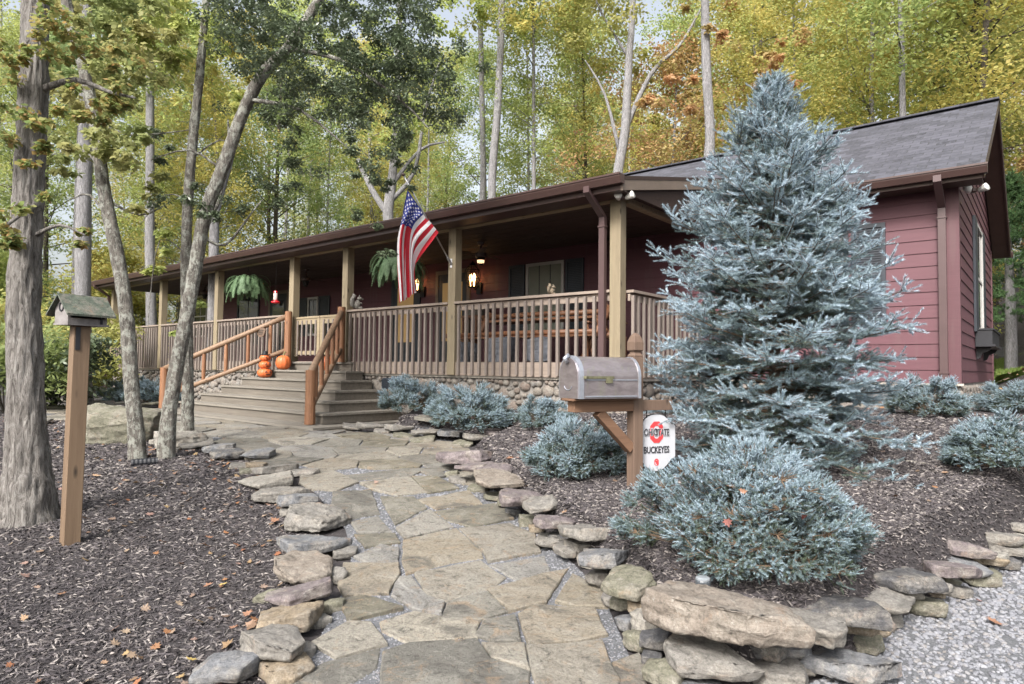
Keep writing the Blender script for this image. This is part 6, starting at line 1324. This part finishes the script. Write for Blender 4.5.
for R, H_ in ((.15, .20), (.125, .165), (.11, .15)):
    mb = MB(); pumpkin_lathe(mb, R, H_, (0, 0, z_)); sh = mb.build('pumpkin_shell', M['orangeglaze'], jr, smooth=True)
    mb = MB()
    def face(du, dz, pts):
        vs = []
        for o in (0, .012):
            for (a, b_) in pts: u_ = (a+du); ang = fa+.5+u_/R; rr = R*(max(.05, 1-((b_+dz)/(H_/2))**2))**.35+.002+o-.006; vs.append((rr*cos(ang), rr*sin(ang), z_+H_/2+b_+dz))
        n = len(pts); mb.add(vs, [tuple(range(n)), tuple(range(2*n-1, n-1, -1))]+[(i, i+n, (i+1) % n+n, (i+1) % n) for i in range(n)])
    e = R*.16; face(-R*.32, R*.18, [(-e, -e*.6), (e, -e*.6), (0, e)]); face(R*.32, R*.18, [(-e, -e*.6), (e, -e*.6), (0, e)]); face(0, -R*.2, [(-R*.45, R*.12), (-R*.2, -R*.06), (R*.2, -R*.06), (R*.45, R*.12), (R*.15, R*.05), (-R*.15, R*.05)])
    mb.build('carved_face', M['black'], jr); z_ += H_*.93
mb = MB(); mb.lathe([(.10, 0), (.10, .01), (.05, .015), (.045, .08), (0, .085)], 14, c=(0, 0, z_)); mb.build('hat', M['black'], jr)
# ------------------------------------------------------------------ porch furniture seen through the balusters
lt = empty('log_bench', HW(-2.3, 1.15, ZD), HROT); tag(lt, 'orange cedar log table bench behind the railing near the right porch corner', 'bench')
for z, x0_, x1_, y in ((.84, -1.35, 1.45, 0), (.50, -1.9, 1.6, -.28)): mb = MB(); mb.tube([(x0_, y, z), (0, y, z+.01), (x1_, y, z)], .045, 10, jit=.03); mb.build('log_rail', M['cedar'], lt, smooth=True)
for x_ in (-1.2, 1.35): 
    mb = MB(); mb.tube([(x_-.22, -.3, 0), (x_+.15, 0, .92)], .05, 9, jit=.03); mb.build('leg', M['cedar'], lt, smooth=True); mb = MB(); mb.tube([(x_+.3, .3, 0), (x_-.1, 0, .75)], .05, 9, jit=.03); mb.build('leg', M['cedar'], lt, smooth=True)
mb = MB(); mb.box(-1.3, 1.4, -.05, .55, .74, .78); mb.build('table_top', M['cedar'], lt)
mb = MB(); mb.box(-1.7, 1.5, -.46, -.14, .42, .455); mb.build('seat_plank', M['cedar'], lt)
rc = empty('rocking_chair', HW(-.9, 1.2, ZD), HROT+.4); tag(rc, 'cedar rocking chair in the right corner of the porch', 'chair')
mb = MB(); mb.box(-.28, .28, -.25, .25, .40, .44); mb.build('seat', M['cedar'], rc); mb = MB()
for k in range(6): mb.box(-.27+k*.095, -.21+k*.095, .24, .27, .44, 1.08)
mb.box(-.29, .29, .235, .275, 1.08, 1.15); mb.build('backrest', M['cedar'], rc)
for s in (-.27, .27):
    mb = MB(); mb.tube([(s, -.24, .05), (s, -.24, .64)], .025, 8); mb.build('leg', M['cedar'], rc); mb = MB(); mb.tube([(s, .25, .05), (s, .25, .44)], .025, 8); mb.build('leg', M['cedar'], rc)
    mb = MB(); mb.box(s-.04, s+.04, -.3, .27, .645, .67); mb.build('armrest', M['cedar'], rc); mb = MB(); mb.tube([(s, -.42, .07), (s, -.2, .025), (s, .1, .025), (s, .42, .09)], .022, 7); mb.build('rocker', M['cedar'], rc)
M['greycloth'] = simple('pale grey cover cloth', (.15,.16,.185), .9, .3, 5, bs=.4, bsc=12)
for i, (X, Y, w_, h_, lb) in enumerate([(-3.35, .55, .42, .34, 'leftmost grey cloth bundle on the porch floor behind the railing'), (-2.55, .5, .5, .42, 'middle grey cloth bundle on the porch floor behind the railing'), (-1.75, .5, .46, .40, 'rightmost grey cloth bundle on the porch floor behind the railing')]):
    me = rock_mesh('cloth_bundle', w_*1.1, .42, h_, 300+i, .6); o = link('cloth_bundle', me, M['greycloth']); o.location = HW(X, Y, ZD+h_*.48); tag(o, lb, 'bundle', 'grey bundles on the porch')
# small figures set on the rail
def figurine(X, Y, z, label, mat, s=1.0):
    r = empty('squirrel_figurine', HW(X, Y, z), HROT+1.0); tag(r, label, 'figurine'); r.scale = (s, s, s)
    bm = bmesh.new(); 
    def ell(c, sx, sy, sz, rot=0):
        mm = Matrix.Translation(c) @ Matrix.Rotation(rot, 4, 'Y') @ Matrix.Diagonal((sx, sy, sz, 1)); bmesh.ops.create_icosphere(bm, subdivisions=2, radius=1, matrix=mm)
    ell((0, 0, .085), .055, .05, .085); ell((.035, 0, .19), .045, .035, .036); ell((.08, 0, .18), .02, .018, .016); ell((.03, .02, .235), .009, .008, .018); ell((.03, -.02, .235), .009, .008, .018); ell((.05, .035, .03), .04, .02, .022); ell((.05, -.035, .03), .04, .02, .022); ell((.06, 0, .11), .03, .035, .015, .5)
    me = bpy.data.meshes.new('body'); bm.to_mesh(me); bm.free(); me.polygons.foreach_set('use_smooth', [True]*len(me.polygons)); link('body', me, mat, r)
    mb = MB(); mb.tube([(-.04, 0, .03), (-.09, 0, .08), (-.085, 0, .17), (-.05, 0, .24), (-.08, 0, .27)], [.02, .035, .04, .035, .012], 10); mb.build('tail', mat, r, smooth=True)
figurine(-5.80, .0, 2.61, 'grey animal figurine on the porch rail just right of the gate', M['st_grey'], 1.15)
figurine(-1.12, .0, 2.61, 'small brown animal figurine on the rail near the right corner post', M['st_tan'], .62)
bk = empty('wicker_basket', HW(-4.72, 2.2, 2.60), HROT); tag(bk, 'pale wicker basket below the right wall lantern', 'basket')
mb = MB(); mb.lathe([(.17, 0), (.2, .05), (.22, .22), (.225, .23), (.2, .232), (.18, .10)], 20); mb.build('weave', M['st_pale'], bk); 
stt = MB(); stt.box(-.22, .22, -.18, .18, -.04, -.002); stt.v = [tuple(v) for v in stt.v]
tb_ = empty('plant_stand', HW(-4.72, 2.2, ZD), HROT); tag(tb_, 'tall narrow wooden stand under the pale basket by the porch wall', 'stand')
mb = MB(); mb.box(-.22, .22, -.18, .18, .95, .998); mb.build('top', M['cedar'], tb_)
for a in (-.19, .19):
    for b_ in (-.15, .15): mb = MB(); mb.box(a-.02, a+.02, b_-.02, b_+.02, 0, .949); mb.build('leg', M['cedar'], tb_)

# leaves caught on the globe spruce
gs = bpy.data.objects['globe_spruce'].location
for i, (dx, dy, dz, mt_, lb) in enumerate([(-.12,-.30,.40,'leaf_orange','orange leaf caught in the middle of the front globe spruce'),(-.30,-.22,.38,'leaf_tan','pale tan leaf caught on the left shoulder of the front globe spruce'),(.02,-.2,.47,'leaf_tan','pinkish tan leaf on top of the front globe spruce'),(.16,-.36,.30,'leaf_red','small red leaf on the right side of the front globe spruce'),(-.22,-.38,.27,'leaf_red','dark red leaf low on the left of the front globe spruce'),(.10,-.12,.50,'leaf_orange','light brown leaf on the crown of the front globe spruce')]):
    me = bpy.data.meshes.new('fallen_leaf'); me.from_pydata([tuple(v*.03) for v in lt_v], [], [tuple(f) for f in lt_f.tolist()]); o = link('fallen_leaf', me, M[mt_]); o.location = gs+Vector((dx, dy, dz+.04)); o.rotation_euler = (.5, .3*i, i*1.3); tag(o, lb, 'leaf', 'leaves caught on the globe spruce')
